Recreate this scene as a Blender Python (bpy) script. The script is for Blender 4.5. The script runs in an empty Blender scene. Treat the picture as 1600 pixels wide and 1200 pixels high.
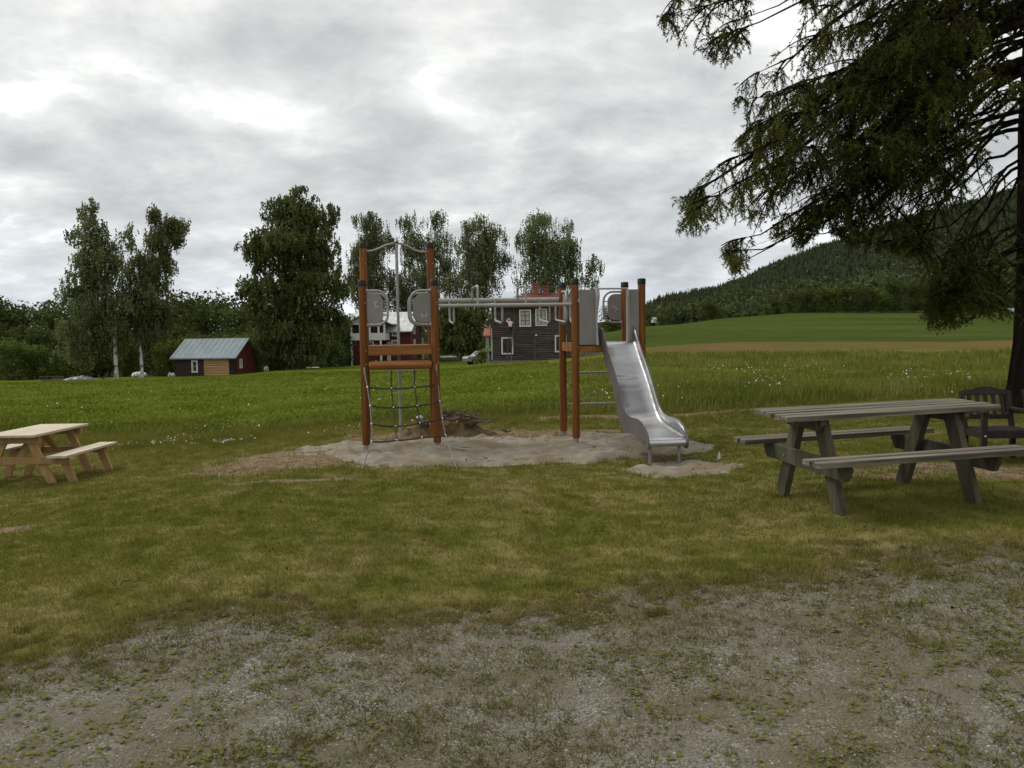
import bpy, math, random
import numpy as np
from mathutils import Vector, Matrix, Euler
random.seed(7); rng = np.random.default_rng(7)
sc = bpy.context.scene; COL = sc.collection
rad = math.radians
# ------------------------------------------------------------------ camera
F, PITCH, ROLL, CAMH = 1300.0, 0.063, 0.015, 1.675
cd = bpy.data.cameras.new('camera'); cam = bpy.data.objects.new('camera', cd); COL.objects.link(cam)
cd.sensor_width = 36.0; cd.lens = 36.0*F/1600.0; cd.clip_start = .05; cd.clip_end = 20000
_c, _s = math.cos(PITCH), math.sin(PITCH)
_r0 = Vector((1, 0, 0)); _u0 = Vector((0, _s, _c)); FWD = Vector((0, _c, -_s))
RGT = _r0*math.cos(ROLL)-_u0*math.sin(ROLL); UPV = _u0*math.cos(ROLL)+_r0*math.sin(ROLL)
mw = Matrix((RGT, UPV, -FWD)).transposed().to_4x4(); mw.translation = Vector((0, 0, CAMH)); cam.matrix_world = mw
sc.camera = cam
def at(px, py, D):
    d = FWD+RGT*((px-800)/F)-UPV*((py-600)/F)
    return Vector((0, 0, CAMH))+d*(D/d.y)
def to_px(P):
    P = np.asarray(P, float)-np.array([0, 0, CAMH])
    w = P@np.array(FWD); w = np.where(w > .1, w, .1)
    return 800+F*(P@np.array(RGT))/w, 600-F*(P@np.array(UPV))/w
# ------------------------------------------------------------------ world, sun, exposure
sc.view_settings.view_transform = 'Standard'; sc.view_settings.look = 'None'
sc.view_settings.exposure = .36; sc.view_settings.gamma = 1; sc.view_settings.use_curve_mapping = False
SUN_EL, SUN_AZ = 48, -62          # azimuth measured from +Y towards +X
wd = bpy.data.worlds.new('World'); sc.world = wd; wd.use_nodes = True
nt = wd.node_tree; N = nt.nodes; L = nt.links; N.clear()
def nn(nt, t, **k):
    n = nt.nodes.new(t)
    for a, b in k.items():
        if a.startswith('i_'):
            n.inputs[a[2:].replace('_', ' ')].default_value = b
        else: setattr(n, a, b)
    return n
def mth(nt, op, a, b=None, c=None, clamp=False):
    n = nt.nodes.new('ShaderNodeMath'); n.operation = op; n.use_clamp = clamp
    for i, v in enumerate((a, b, c)):
        if v is None: continue
        if isinstance(v, (int, float)): n.inputs[i].default_value = v
        else: nt.links.new(v, n.inputs[i])
    return n.outputs[0]
def ramp(nt, fac, stops, interp='LINEAR'):
    n = nt.nodes.new('ShaderNodeValToRGB'); r = n.color_ramp; r.interpolation = interp
    while len(r.elements) < len(stops): r.elements.new(.5)
    for e, (p, c) in zip(r.elements, stops):
        e.position = p; e.color = (c, c, c, 1) if isinstance(c, (int, float)) else (*c, 1)
    nt.links.new(fac, n.inputs[0]); return n.outputs[0]
def mixc(nt, fac, a, b, mode='MIX'):
    n = nt.nodes.new('ShaderNodeMix'); n.data_type = 'RGBA'; n.blend_type = mode
    for i, v in ((0, fac), (6, a), (7, b)):
        if isinstance(v, (int, float)): n.inputs[i].default_value = v if i == 0 else (v, v, v, 1)
        elif isinstance(v, tuple): n.inputs[i].default_value = (*v, 1)
        else: nt.links.new(v, n.inputs[i])
    return n.outputs[2]
out = nn(nt, 'ShaderNodeOutputWorld'); bg = nn(nt, 'ShaderNodeBackground'); bg.inputs[1].default_value = .1
L.new(bg.outputs[0], out.inputs[0])
sky = nn(nt, 'ShaderNodeTexSky', sky_type='NISHITA', sun_disc=False)
sky.sun_elevation = rad(SUN_EL); sky.sun_rotation = rad(SUN_AZ); sky.air_density = 1.2; sky.dust_density = 1.5
tc = nn(nt, 'ShaderNodeTexCoord'); sx = nn(nt, 'ShaderNodeSeparateXYZ'); L.new(tc.outputs['Generated'], sx.inputs[0])
zc = mth(nt, 'MAXIMUM', sx.outputs[2], 0.0); dz = mth(nt, 'ADD', zc, .27)
cx = mth(nt, 'DIVIDE', sx.outputs[0], dz); cy = mth(nt, 'DIVIDE', sx.outputs[1], dz)
cb = nn(nt, 'ShaderNodeCombineXYZ'); L.new(cx, cb.inputs[0]); L.new(cy, cb.inputs[1])
def wn(scale, detail, rough, dist=0., off=(0, 0, 0)):
    m = nn(nt, 'ShaderNodeMapping'); m.inputs[1].default_value = off; L.new(cb.outputs[0], m.inputs[0])
    n = nn(nt, 'ShaderNodeTexNoise', noise_dimensions='3D'); n.inputs['Scale'].default_value = scale
    n.inputs['Detail'].default_value = detail; n.inputs['Roughness'].default_value = rough; n.inputs['Distortion'].default_value = dist
    L.new(m.outputs[0], n.inputs[0]); return n.outputs[0]
n1 = wn(1.75, 9, .58, .25, (3.1, 1.7, 0)); n2 = wn(.8, 2, .5, 0, (7.3, 2.2, 1)); n3 = wn(6.0, 8, .6, .4, (1.3, 5.7, 2))
bil = mth(nt, 'MINIMUM', mth(nt, 'MULTIPLY', mth(nt, 'ABSOLUTE', mth(nt, 'SUBTRACT', wn(1.5, 8, .52, .2, (4.7, 8.3, 5)), .5)), 7.0), 1.0)
mixn = mth(nt, 'ADD', mth(nt, 'MULTIPLY', n1, .50), mth(nt, 'ADD', mth(nt, 'MULTIPLY', n2, .26), mth(nt, 'ADD', mth(nt, 'MULTIPLY', n3, .12), mth(nt, 'MULTIPLY', bil, .13))))
mixn = mth(nt, 'SUBTRACT', mixn, -.0)
cloud = ramp(nt, mixn, [(.385, (.99, .99, .985)), (.42, (.88, .882, .875)), (.432, (.80, .805, .795)), (.475, (.70, .705, .70)), (.52, (.615, .622, .625)), (.60, (.50, .51, .52))])
hz = ramp(nt, sx.outputs[2], [(0, (.60, .65, .71)), (.055, (.65, .68, .715)), (.14, (.70, .71, .715)), (.38, (.76, .76, .755)), (.75, (.98, .98, .97))])
cloud = mixc(nt, 1.0, cloud, ramp(nt, wn(5.0, 9, .62, .5, (2.2, 9.1, 7)), [(.3, (1, 1, 1)), (.7, (.80, .81, .82))]), 'MULTIPLY')
cloud = mixc(nt, 1.0, mixc(nt, 1.0, cloud, hz, 'MULTIPLY'), (13.9, 13.9, 13.8), 'MULTIPLY')
gap = ramp(nt, wn(2.1, 6, .6, .5, (9, 4, 3)), [(.62, 0.0), (.74, .12)])
skymix = mixc(nt, gap, cloud, sky.outputs[0])
L.new(skymix, bg.inputs[0])
sl = bpy.data.lights.new('sun', 'SUN'); so = bpy.data.objects.new('sun', sl); COL.objects.link(so)
sl.energy = 1.5; sl.angle = rad(22); sl.color = (1, .96, .9)
so.rotation_euler = Vector((math.sin(rad(SUN_AZ))*math.cos(rad(SUN_EL)), math.cos(rad(SUN_AZ))*math.cos(rad(SUN_EL)), math.sin(rad(SUN_EL)))).to_track_quat('Z', 'Y').to_euler()
# ------------------------------------------------------------------ numpy noise
def _hash(i, j, k):
    h = (i.astype(np.int64)*374761393+j.astype(np.int64)*668265263+k.astype(np.int64)*2147483647) & 0xffffffff
    h = ((h ^ (h >> 13))*1274126177) & 0xffffffff
    return ((h ^ (h >> 16)) & 0xffff)/65535.
def vnoise(p):
    p = np.asarray(p, float)
    if p.shape[-1] == 2: p = np.concatenate([p, np.zeros(p.shape[:-1]+(1,))], -1)
    i = np.floor(p); f = p-i; f = f*f*(3-2*f); i = i.astype(np.int64); r = 0
    for a in (0, 1):
        for b in (0, 1):
            for c in (0, 1):
                w = (f[..., 0] if a else 1-f[..., 0])*(f[..., 1] if b else 1-f[..., 1])*(f[..., 2] if c else 1-f[..., 2])
                r = r+w*_hash(i[..., 0]+a, i[..., 1]+b, i[..., 2]+c)
    return r
def fbm(p, o=4):
    p = np.asarray(p, float); r = 0; a = .5; t = 0
    for q in range(o):
        r = r+a*vnoise(p*2**q+17.3*q); t += a; a *= .5
    return r/t
def sst(a, b, x): t = np.clip((x-a)/(b-a), 0, 1); return t*t*(3-2*t)
def psd(poly, X, Y):     # signed distance, positive inside
    poly = np.array(poly); n = len(poly); d = np.full(np.shape(X), 1e9); ins = np.zeros(np.shape(X), bool)
    for q in range(n):
        a = poly[q]; b = poly[(q+1) % n]; e = b-a
        t = np.clip(((X-a[0])*e[0]+(Y-a[1])*e[1])/(e@e), 0, 1)
        d = np.minimum(d, np.hypot(X-a[0]-t*e[0], Y-a[1]-t*e[1]))
        c = ((a[1] > Y) != (b[1] > Y)); xx = a[0]+(Y-a[1])*(b[0]-a[0])/((b[1]-a[1]) if b[1] != a[1] else 1e-9)
        ins ^= c & (X < xx)
    return np.where(ins, d, -d)
# ------------------------------------------------------------------ object helpers
def tag(o, label=None, cat=None, group=None, kind=None):
    if label: o['label'] = label
    if cat: o['category'] = cat
    if group: o['group'] = group
    if kind: o['kind'] = kind
    return o
def empty(name, loc, rz=0, label=None, cat=None, group=None):
    o = bpy.data.objects.new(name, None); COL.objects.link(o); o.location = loc; o.rotation_euler = (0, 0, rz); o.empty_display_size = .2
    return tag(o, label, cat, group)
def np_mesh(name, v, f, mat, parent=None, smooth=False, attrs=None):
    me = bpy.data.meshes.new(name); v = np.asarray(v, np.float32); f = np.asarray(f, np.int32); k = f.shape[1]
    me.vertices.add(len(v)); me.vertices.foreach_set('co', v.ravel())
    me.loops.add(f.size); me.loops.foreach_set('vertex_index', f.ravel())
    me.polygons.add(len(f)); me.polygons.foreach_set('loop_start', np.arange(0, f.size, k, dtype=np.int32))
    me.update(calc_edges=True)
    if smooth: me.polygons.foreach_set('use_smooth', np.ones(len(f), bool))
    for a, d in (attrs or {}).items():
        at_ = me.attributes.new(a, 'FLOAT', 'POINT'); at_.data.foreach_set('value', np.asarray(d, np.float32))
    me.materials.append(mat); me.validate()
    o = bpy.data.objects.new(name, me); COL.objects.link(o)
    if parent: o.parent = parent
    return o
class MB:
    def __init__(s): s.v = []; s.f = []
    def add(s, vs, fs):
        b = len(s.v); s.v += [tuple(p) for p in vs]; s.f += [tuple(b+i for i in f) for f in fs]; return s
    def box(s, c, d, R=None):
        x, y, z = d[0]/2, d[1]/2, d[2]/2
        vs = [Vector((a*x, b*y, e*z)) for a in (-1, 1) for b in (-1, 1) for e in (-1, 1)]
        if R is not None: vs = [R@p for p in vs]
        c = Vector(c)
        return s.add([p+c for p in vs], [(0, 1, 3, 2), (4, 6, 7, 5), (0, 4, 5, 1), (2, 3, 7, 6), (0, 2, 6, 4), (1, 5, 7, 3)])
    def beam(s, a, b, w, h, up=(0, 0, 1)):     # w across, h along up
        a = Vector(a); b = Vector(b); d = (b-a); l = d.length; d.normalize(); up = Vector(up)
        x = d.cross(up).normalized(); z = x.cross(d).normalized()
        return s.box((a+b)/2, (w, l, h), Matrix((x, d, z)).transposed())
    def tube(s, pts, r, n=8, caps=True):
        pts = [Vector(p) for p in pts]; m = len(pts); rs = r if isinstance(r, (list, tuple)) else [r]*m
        b = len(s.v); prev = None
        for i, p in enumerate(pts):
            t = (pts[min(i+1, m-1)]-pts[max(i-1, 0)]).normalized()
            if prev is None:
                x = t.orthogonal().normalized()
            else:
                x = (prev-t*prev.dot(t)); x = x.normalized() if x.length > 1e-6 else t.orthogonal().normalized()
            prev = x; y = t.cross(x)
            for k in range(n):
                a = 2*math.pi*k/n; s.v.append(tuple(p+(x*math.cos(a)+y*math.sin(a))*rs[i]))
        for i in range(m-1):
            for k in range(n):
                s.f.append((b+i*n+k, b+i*n+(k+1) % n, b+(i+1)*n+(k+1) % n, b+(i+1)*n+k))
        if caps: s.f.append(tuple(b+k for k in range(n))[::-1]); s.f.append(tuple(b+(m-1)*n+k for k in range(n)))
        return s
    def prism(s, poly, t, M=None):             # poly in xz plane, extruded +-t/2 in y
        n = len(poly); vs = [Vector((p[0], -t/2, p[1])) for p in poly]+[Vector((p[0], t/2, p[1])) for p in poly]
        if M is not None: vs = [M@p for p in vs]
        return s.add(vs, [tuple(range(n)), tuple(range(2*n-1, n-1, -1))]+[(i, i+n, (i+1) % n+n, (i+1) % n) for i in range(n)])
    def sphere(s, c, r, nu=8, nv=6, sc_=(1, 1, 1), jit=0):
        b = len(s.v); c = Vector(c)
        for i in range(nv+1):
            for k in range(nu):
                t = math.pi*i/nv; a = 2*math.pi*k/nu; q = r*(1+random.uniform(-jit, jit))
                s.v.append((c.x+q*math.sin(t)*math.cos(a)*sc_[0], c.y+q*math.sin(t)*math.sin(a)*sc_[1], c.z+q*math.cos(t)*sc_[2]))
        for i in range(nv):
            for k in range(nu): s.f.append((b+i*nu+k, b+(i+1)*nu+k, b+(i+1)*nu+(k+1) % nu, b+i*nu+(k+1) % nu))
        return s
    def build(s, name, mat, parent=None, smooth=False, bevel=0, weld=False):
        me = bpy.data.meshes.new(name); me.from_pydata(s.v, [], s.f); me.materials.append(mat)
        import bmesh
        bm = bmesh.new(); bm.from_mesh(me)
        if weld: bmesh.ops.remove_doubles(bm, verts=bm.verts, dist=1e-5)
        bmesh.ops.recalc_face_normals(bm, faces=bm.faces)
        if bevel: bmesh.ops.bevel(bm, geom=[e for e in bm.edges if len(e.link_faces) == 2 and e.calc_face_angle(0) > .6], offset=bevel, segments=2, affect='EDGES', profile=.6)
        bm.to_mesh(me); bm.free()
        if smooth:
            me.polygons.foreach_set('use_smooth', [True]*len(me.polygons))
            try: me.set_sharp_from_angle(angle=rad(40))
            except Exception: pass
        o = bpy.data.objects.new(name, me); COL.objects.link(o)
        if parent: o.parent = parent
        return o
def copy_tree(o, parent=None):
    c = o.copy(); COL.objects.link(c)
    if parent: c.parent = parent
    for ch in list(o.children): copy_tree(ch, c)
    return c
# ------------------------------------------------------------------ materials
MATS = {}
def new_mat(name):
    m = bpy.data.materials.new(name); m.use_nodes = True; MATS[name] = m
    return m, m.node_tree, m.node_tree.nodes['Principled BSDF']
def mat(name, c1, c2=None, scale=8, rough=.7, metal=0, stretch=(1, 1, 1), bump=.0, bscale=None, detail=5, thr=(.35, .65), spots=None, coord='Object', c3=None, spec=.5, wear=None):
    m, nt, b = new_mat(name); c2 = c2 or tuple(x*.75 for x in c1)
    t = nn(nt, 'ShaderNodeTexCoord'); mp = nn(nt, 'ShaderNodeMapping'); mp.inputs[3].default_value = stretch; nt.links.new(t.outputs[coord], mp.inputs[0])
    oi = nn(nt, 'ShaderNodeObjectInfo'); ad = nn(nt, 'ShaderNodeVectorMath', operation='ADD'); nt.links.new(mp.outputs[0], ad.inputs[0])
    sc3 = nn(nt, 'ShaderNodeVectorMath', operation='SCALE'); sc3.inputs[0].default_value = (13, 7, 5); nt.links.new(oi.outputs['Random'], sc3.inputs['Scale']); nt.links.new(sc3.outputs[0], ad.inputs[1])
    n = nn(nt, 'ShaderNodeTexNoise'); n.inputs['Scale'].default_value = scale; n.inputs['Detail'].default_value = detail; nt.links.new(ad.outputs[0], n.inputs[0])
    f = ramp(nt, n.outputs[0], [(thr[0], 0.), (thr[1], 1.)])
    c = mixc(nt, f, c1, c2)
    if c3:
        n2_ = nn(nt, 'ShaderNodeTexNoise'); n2_.inputs['Scale'].default_value = scale*.27; n2_.inputs['Detail'].default_value = 6; nt.links.new(ad.outputs[0], n2_.inputs[0])
        c = mixc(nt, ramp(nt, n2_.outputs[0], [(.45, 0.), (.68, .85)]), c, c3)
    hs = nn(nt, 'ShaderNodeHueSaturation'); nt.links.new(c, hs.inputs['Color']); nt.links.new(mth(nt, 'ADD', mth(nt, 'MULTIPLY', oi.outputs['Random'], .22), .89), hs.inputs['Value'])
    nt.links.new(hs.outputs[0], b.inputs['Base Color'])
    b.inputs['Roughness'].default_value = rough; b.inputs['Metallic'].default_value = metal; b.inputs['Specular IOR Level'].default_value = spec
    if bump:
        bn = nn(nt, 'ShaderNodeTexNoise'); bn.inputs['Scale'].default_value = bscale or scale*2; bn.inputs['Detail'].default_value = 6; nt.links.new(ad.outputs[0], bn.inputs[0])
        bp = nn(nt, 'ShaderNodeBump'); bp.inputs['Strength'].default_value = bump; bp.inputs['Distance'].default_value = .01; nt.links.new(bn.outputs[0], bp.inputs['Height']); nt.links.new(bp.outputs[0], b.inputs['Normal'])
    return m
def foliage(name, cols, trans=.35, rough=.6):
    m, nt, b = new_mat(name); nt.nodes.remove(b); o = [n for n in nt.nodes if n.type == 'OUTPUT_MATERIAL'][0]
    a = nn(nt, 'ShaderNodeAttribute', attribute_name='tint')
    st = [(i/(len(cols)-1), c) for i, c in enumerate(cols)]
    c = ramp(nt, a.outputs['Fac'], st)
    oi = nn(nt, 'ShaderNodeObjectInfo'); hs = nn(nt, 'ShaderNodeHueSaturation'); nt.links.new(c, hs.inputs['Color'])
    nt.links.new(mth(nt, 'ADD', mth(nt, 'MULTIPLY', oi.outputs['Random'], .35), .8), hs.inputs['Value'])
    nt.links.new(mth(nt, 'ADD', mth(nt, 'MULTIPLY', oi.outputs['Random'], .03), .485), hs.inputs['Hue'])
    d = nn(nt, 'ShaderNodeBsdfDiffuse'); tr = nn(nt, 'ShaderNodeBsdfTranslucent'); mx = nn(nt, 'ShaderNodeMixShader'); mx.inputs[0].default_value = trans
    nt.links.new(hs.outputs[0], d.inputs[0]); nt.links.new(hs.outputs[0], tr.inputs[0]); nt.links.new(d.outputs[0], mx.inputs[1]); nt.links.new(tr.outputs[0], mx.inputs[2]); nt.links.new(mx.outputs[0], o.inputs[0])
    return m
M_post = mat('orange_stained_wood', (.225, .085, .018), (.12, .040, .009), 38, .6, stretch=(1, 1, .035), bump=.6, thr=(.42, .66), c3=(.115, .036, .008), spec=.25)
M_beam = mat('orange_stained_beam', (.30, .13, .036), (.18, .068, .016), 34, .6, stretch=(.06, 1, 1), bump=.3, c3=(.20, .062, .012), spec=.3)
M_cap = mat('black_plastic', (.007, .007, .008), (.012, .012, .013), 20, .5, spec=.3)
M_tube = mat('grey_painted_tube', (.30, .295, .275), (.24, .235, .22), 9, .42, bump=.05)
M_galv = mat('galvanised_steel', (.34, .34, .35), (.22, .22, .235), 30, .42, .6)
M_panel = mat('grey_laminate_panel', (.21, .195, .175), (.185, .172, .155), 6, .5, bump=.05)
M_panelp = mat('pale_grey_panel', (.40, .39, .36), (.34, .33, .31), 6, .5)
M_cheek = mat('dark_grey_sheet', (.115, .098, .094), (.09, .078, .076), 7, .42, c3=(.14, .12, .112))
M_white = mat('white_print', (.8, .8, .78), None, 5, .5)
M_rope = mat('dark_rope', (.012, .012, .014), (.03, .03, .033), 90, .8, bump=.5)
M_ropeg = mat('grey_rope', (.17, .17, .18), (.10, .10, .11), 90, .7, bump=.5)
M_knot = mat('silver_joint', (.75, .75, .76), None, 10, .35, .3)
def steel():
    m, nt, b = new_mat('brushed_steel')
    t = nn(nt, 'ShaderNodeTexCoord'); mp = nn(nt, 'ShaderNodeMapping'); mp.inputs[3].default_value = (12, 1.5, 1.5); nt.links.new(t.outputs['Object'], mp.inputs[0])
    n = nn(nt, 'ShaderNodeTexNoise'); n.inputs['Scale'].default_value = 3; n.inputs['Detail'].default_value = 6; nt.links.new(mp.outputs[0], n.inputs[0])
    n2 = nn(nt, 'ShaderNodeTexNoise'); n2.inputs['Scale'].default_value = 3.0; n2.inputs['Detail'].default_value = 2; mq = nn(nt, 'ShaderNodeMapping'); mq.inputs[3].default_value = (.35, 1.6, 1.6); nt.links.new(t.outputs['Object'], mq.inputs[0]); nt.links.new(mq.outputs[0], n2.inputs[0])
    b.inputs['Metallic'].default_value = 1; nt.links.new(ramp(nt, n2.outputs[0], [(.3, (.50, .50, .50)), (.7, (.36, .36, .365))]), b.inputs['Base Color'])  # bands in the base colour imitate light and dark reflections along the bed
    nt.links.new(ramp(nt, n.outputs[0], [(.3, .30), (.7, .34)]), b.inputs['Roughness'])
    bp = nn(nt, 'ShaderNodeBump'); bp.inputs['Strength'].default_value = .35; bp.inputs['Distance'].default_value = .05; nt.links.new(n2.outputs[0], bp.inputs['Height']); nt.links.new(bp.outputs[0], b.inputs['Normal'])
    return m
M_steel = steel()
M_lining = mat('dull_steel_lining', (.30, .30, .30), (.22, .22, .22), 6, .42, .85)
M_oldwood = mat('weathered_grey_wood', (.19, .16, .118), (.055, .044, .033), 30, .85, stretch=(.035, 1, 1), bump=.9, thr=(.38, .60), c3=(.085, .082, .05))
M_oldleg = mat('weathered_shaded_leg', (.095, .08, .058), (.05, .042, .03), 16, .85, stretch=(1, 1, .12), bump=.6, c3=(.06, .065, .03), spec=.2)  # weathered wood, darkened: shade under canopy and tabletop is put into the colour
M_pine = mat('new_pine_top', (.50, .43, .32), (.40, .33, .23), 14, .7, stretch=(.07, 1, 1), bump=.2)
M_pineleg = mat('new_pine_leg', (.36, .22, .085), (.27, .155, .055), 14, .7, stretch=(1, 1, .1), bump=.2)
M_teak = mat('dark_brown_wood', (.026, .015, .011), (.013, .009, .007), 16, .7, spec=.3, stretch=(1, 1, .15), bump=.4)
M_log = mat('weathered_log_wall', (.078, .065, .057), (.034, .028, .026), 5, .9, stretch=(.25, 1, 3), bump=.5, c3=(.095, .08, .07), spec=.2)
M_logshed = mat('old_red_log_wall', (.055, .022, .018), (.03, .014, .012), 4, .9, stretch=(.3, 1, 3), c3=(.04, .03, .025))
M_lognew = mat('new_pale_log_wall', (.42, .27, .13), (.34, .20, .09), 3, .8, stretch=(.3, 1, 3))
M_red = mat('falu_red_board', (.105, .017, .013), (.075, .012, .010), 2, .9, stretch=(6, 6, .4), c3=(.06, .012, .010))
M_wpaint = mat('white_painted_wood', (.62, .62, .58), (.52, .52, .49), 6, .6)
M_sash = mat('cream_window_sash', (.42, .40, .34), None, 6, .6)
M_roofmet = mat('pale_metal_roof', (.60, .60, .585), (.44, .44, .43), 1.2, .6, bump=.1)
M_roofgrey = mat('grey_blue_metal_roof', (.22, .26, .275), (.18, .215, .23), 1.0, .7, spec=.2)
M_tile = mat('red_roof_tile', (.34, .095, .055), (.27, .075, .042), 3, .8)
M_tiledk = mat('dark_red_roof', (.15, .042, .028), (.09, .028, .022), 3, .9, spec=.2)
M_brick = mat('red_brick', (.25, .095, .065), (.18, .065, .045), 14, .85)
M_curtain = mat('pale_curtain', (.42, .41, .38), (.3, .3, .28), 9, .9)
M_glass = mat('dark_window_glass', (.018, .02, .022), (.03, .033, .035), 1, .08, spec=.8)
M_soil = mat('brown_soil', (.13, .085, .045), (.05, .034, .02), 7, .95, bump=1, c3=(.17, .125, .065), spec=.1)
M_root = mat('dead_root_wood', (.10, .065, .04), (.045, .03, .02), 9, .9, bump=.8, c3=(.16, .12, .08))
M_tarp = mat('grey_tarpaulin', (.13, .14, .15), (.09, .10, .105), 3, .5, bump=.3)
M_stone = mat('grey_stone', (.26, .25, .23), (.17, .16, .15), 4, .9, bump=.5)
M_bark = mat('larch_bark', (.013, .010, .008), (.005, .004, .0035), 8, 1, stretch=(1, 1, .3), bump=1.0, bscale=14, spec=.0)
M_twig = mat('larch_twig', (.016, .012, .009), (.009, .007, .006), 10, 1, spec=.0)
M_dbark = mat('dark_bark', (.07, .06, .048), (.04, .034, .028), 6, .95)
M_birch = mat('birch_bark', (.50, .49, .46), (.10, .09, .08), 3.0, .8, stretch=(1, 1, .6), thr=(.48, .6))
M_silver = mat('silver_car_paint', (.35, .36, .38), None, 4, .35, .5)
M_tyre = mat('tyre_rubber', (.015, .015, .015), None, 10, .8)
M_lead = mat('grey_downpipe', (.33, .35, .37), None, 5, .5)
M_skin = mat('skin', (.45, .25, .17), None, 5, .6); M_shirt = mat('pink_white_shirt', (.60, .47, .47), None, 5, .8); M_pants = mat('dark_trousers', (.02, .02, .03), None, 5, .8); M_hair = mat('fair_hair', (.5, .38, .28), None, 5, .8)
# ------------------------------------------------------------------ terrain height
def zpx(px, py, D): p = at(px, py, D); return (p.x, p.y, p.z)
ANC = [(0, -30, 0), (-25, -10, -.1), (25, -10, .2), (0, 0, 0), (-3, 2, 0), (3, 2, .03), (0, 5, 0), (-3, 6, -.03), (3.2, 5, .12), (3.2, 7.3, .17), (5.2, 9, .2), (8.2, 13, .3), (4.5, 12, .1), (14, 12, .35), (12, 6, .25),
       (-2, 8, 0), (1, 8, .02), (-4, 9, -.12), (-7, 12.2, -.41), (-12, 12, -.6), (-10, 6, -.25), (-2, 11.5, 0), (-3.6, 12.4, -.08), (-.5, 11.7, 0), (1, 12, 0), (2.6, 11.8, 0.0), (-2, 12.8, .0), (0, 13, 0), (2, 13, 0), (0, 15, 0), (-5, 16, -.35), (5, 16, .08), (0, 22, -.05)]
ANC += [zpx(*a) for a in [(1000, 600, 25.5), (300, 632, 30), (600, 618, 30), (0, 640, 28), (900, 590, 30), (1300, 592, 30), (1600, 590, 30),
        (0, 606, 55), (340, 597, 60), (600, 586, 60), (820, 573, 60), (1010, 558, 55),
        (50, 597, 75), (180, 591, 82), (250, 590, 82), (340, 588, 85), (470, 577, 89), (600, 573, 90), (820, 566, 79), (50, 592, 125), (400, 585, 125), (600, 568, 125), (850, 562, 112), (-400, 600, 80),
        (1010, 548, 75), (1010, 512, 150), (1010, 516, 300), (1250, 577, 38), (1250, 551, 58), (1250, 535, 85), (1250, 502, 190), (1250, 489, 262), (1600, 577, 38), (1600, 548, 58), (1600, 532, 85), (1600, 499, 190), (1600, 486, 262), (1130, 503, 200), (1130, 498, 262),
        (1090, 506, 330), (1160, 500, 340), (1300, 474, 400), (1600, 462, 400), (1100, 478, 650), (1160, 458, 660), (1230, 420, 690), (1310, 392, 720), (1400, 360, 760), (1500, 330, 790), (1600, 301, 820), (1900, 210, 880), (2500, 150, 900), (1900, 520, 40), (2300, 500, 90), (2200, 470, 300),
        (1030, 474, 900), (1080, 470, 950), (1000, 490, 900), (900, 520, 600), (600, 530, 400), (0, 545, 400), (600, 520, 1500), (0, 525, 1500), (-900, 535, 500), (1050, 490, 1600), (1300, 420, 1400), (1600, 380, 1500), (1900, 330, 1500)]]
ANC += [(x, 4000, 0) for x in (-4000, -1500, 0, 1500, 4000)]+[(-3000, 300, -10), (3000, 300, 60), (-600, 0, -8), (600, 0, 10)]
ANC = np.array(ANC, float)
def _uv(X, Y):
    Yp = np.maximum(Y+6, 1.0); R_ = np.hypot(X, Yp)
    return np.stack([np.arctan2(X, Yp)*3.0, np.log(R_+3)*1.0], -1), R_+16
_A, _w = _uv(ANC[:, 0], ANC[:, 1]); _t = ANC[:, 2]/_w
_K = np.sqrt(((_A[:, None]-_A[None])**2).sum(-1)+.006); _n = len(_A)
_S = np.zeros((_n+1, _n+1)); _S[:_n, :_n] = _K+np.eye(_n)*1e-4*-1; _S[:_n, _n] = 1; _S[_n, :_n] = 1
_co = np.linalg.solve(_S, np.r_[_t, 0])
def hz_(X, Y):
    X = np.asarray(X, float); Y = np.asarray(Y, float); sh = X.shape; X = X.ravel(); Y = Y.ravel(); o = np.empty(len(X))
    for i in range(0, len(X), 40000):
        U, w = _uv(X[i:i+40000], Y[i:i+40000])
        k = np.sqrt(((U[:, None]-_A[None])**2).sum(-1)+.006); o[i:i+40000] = (k@_co[:_n]+_co[_n])*w
    return o.reshape(sh)
def gz(x, y): return float(hz_(np.array([x]), np.array([y]))[0])
# region masks -----------------------------------------------------
def gravel_s(X, Y):
    yb = np.interp(X, [-9, -5, -2.62, -2.1, -1.2, -.4, .3, .8, 1.8, 3.25, 6, 12], [2.5, 3.1, 4.25, 4.85, 4.9, 4.85, 5.0, 5.2, 5.35, 5.45, 5.6, 5.9])
    return yb-.14-Y+(fbm(np.stack([X, Y], -1)*1.3, 4)-.5)*.9+(fbm(np.stack([X, Y], -1)*5, 3)-.5)*.5
def field_y(X): return np.interp(X, [-40, -12, -6, -2, 2, 6, 14, 40], [22, 20, 17.5, 16.2, 16.3, 16.8, 18, 20])
SAND = [(-3.3, 12.45), (-2.6, 12.9), (-1.8, 13.0), (-.9, 12.9), (.2, 13.2), (1.2, 13.3), (2.1, 13.0), (2.75, 12.2), (2.75, 11.4), (2.2, 10.95), (1.35, 10.75), (.9, 10.35), (.2, 10.25), (-.5, 10.3), (-1.2, 10.35), (-1.75, 10.2), (-2.1, 10.6), (-2.5, 11.3), (-3.0, 11.8)]
SAND2 = [(1.3, 9.75), (1.55, 10.1), (2.0, 10.25), (2.5, 10.0), (2.72, 9.65), (2.3, 9.4), (1.7, 9.35)]
def sand_s(X, Y):
    nz = (fbm(np.stack([X, Y], -1)*2.2, 5)-.5)*.9
    return np.maximum(psd(SAND, X, Y), psd(SAND2, X, Y))+nz
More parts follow.
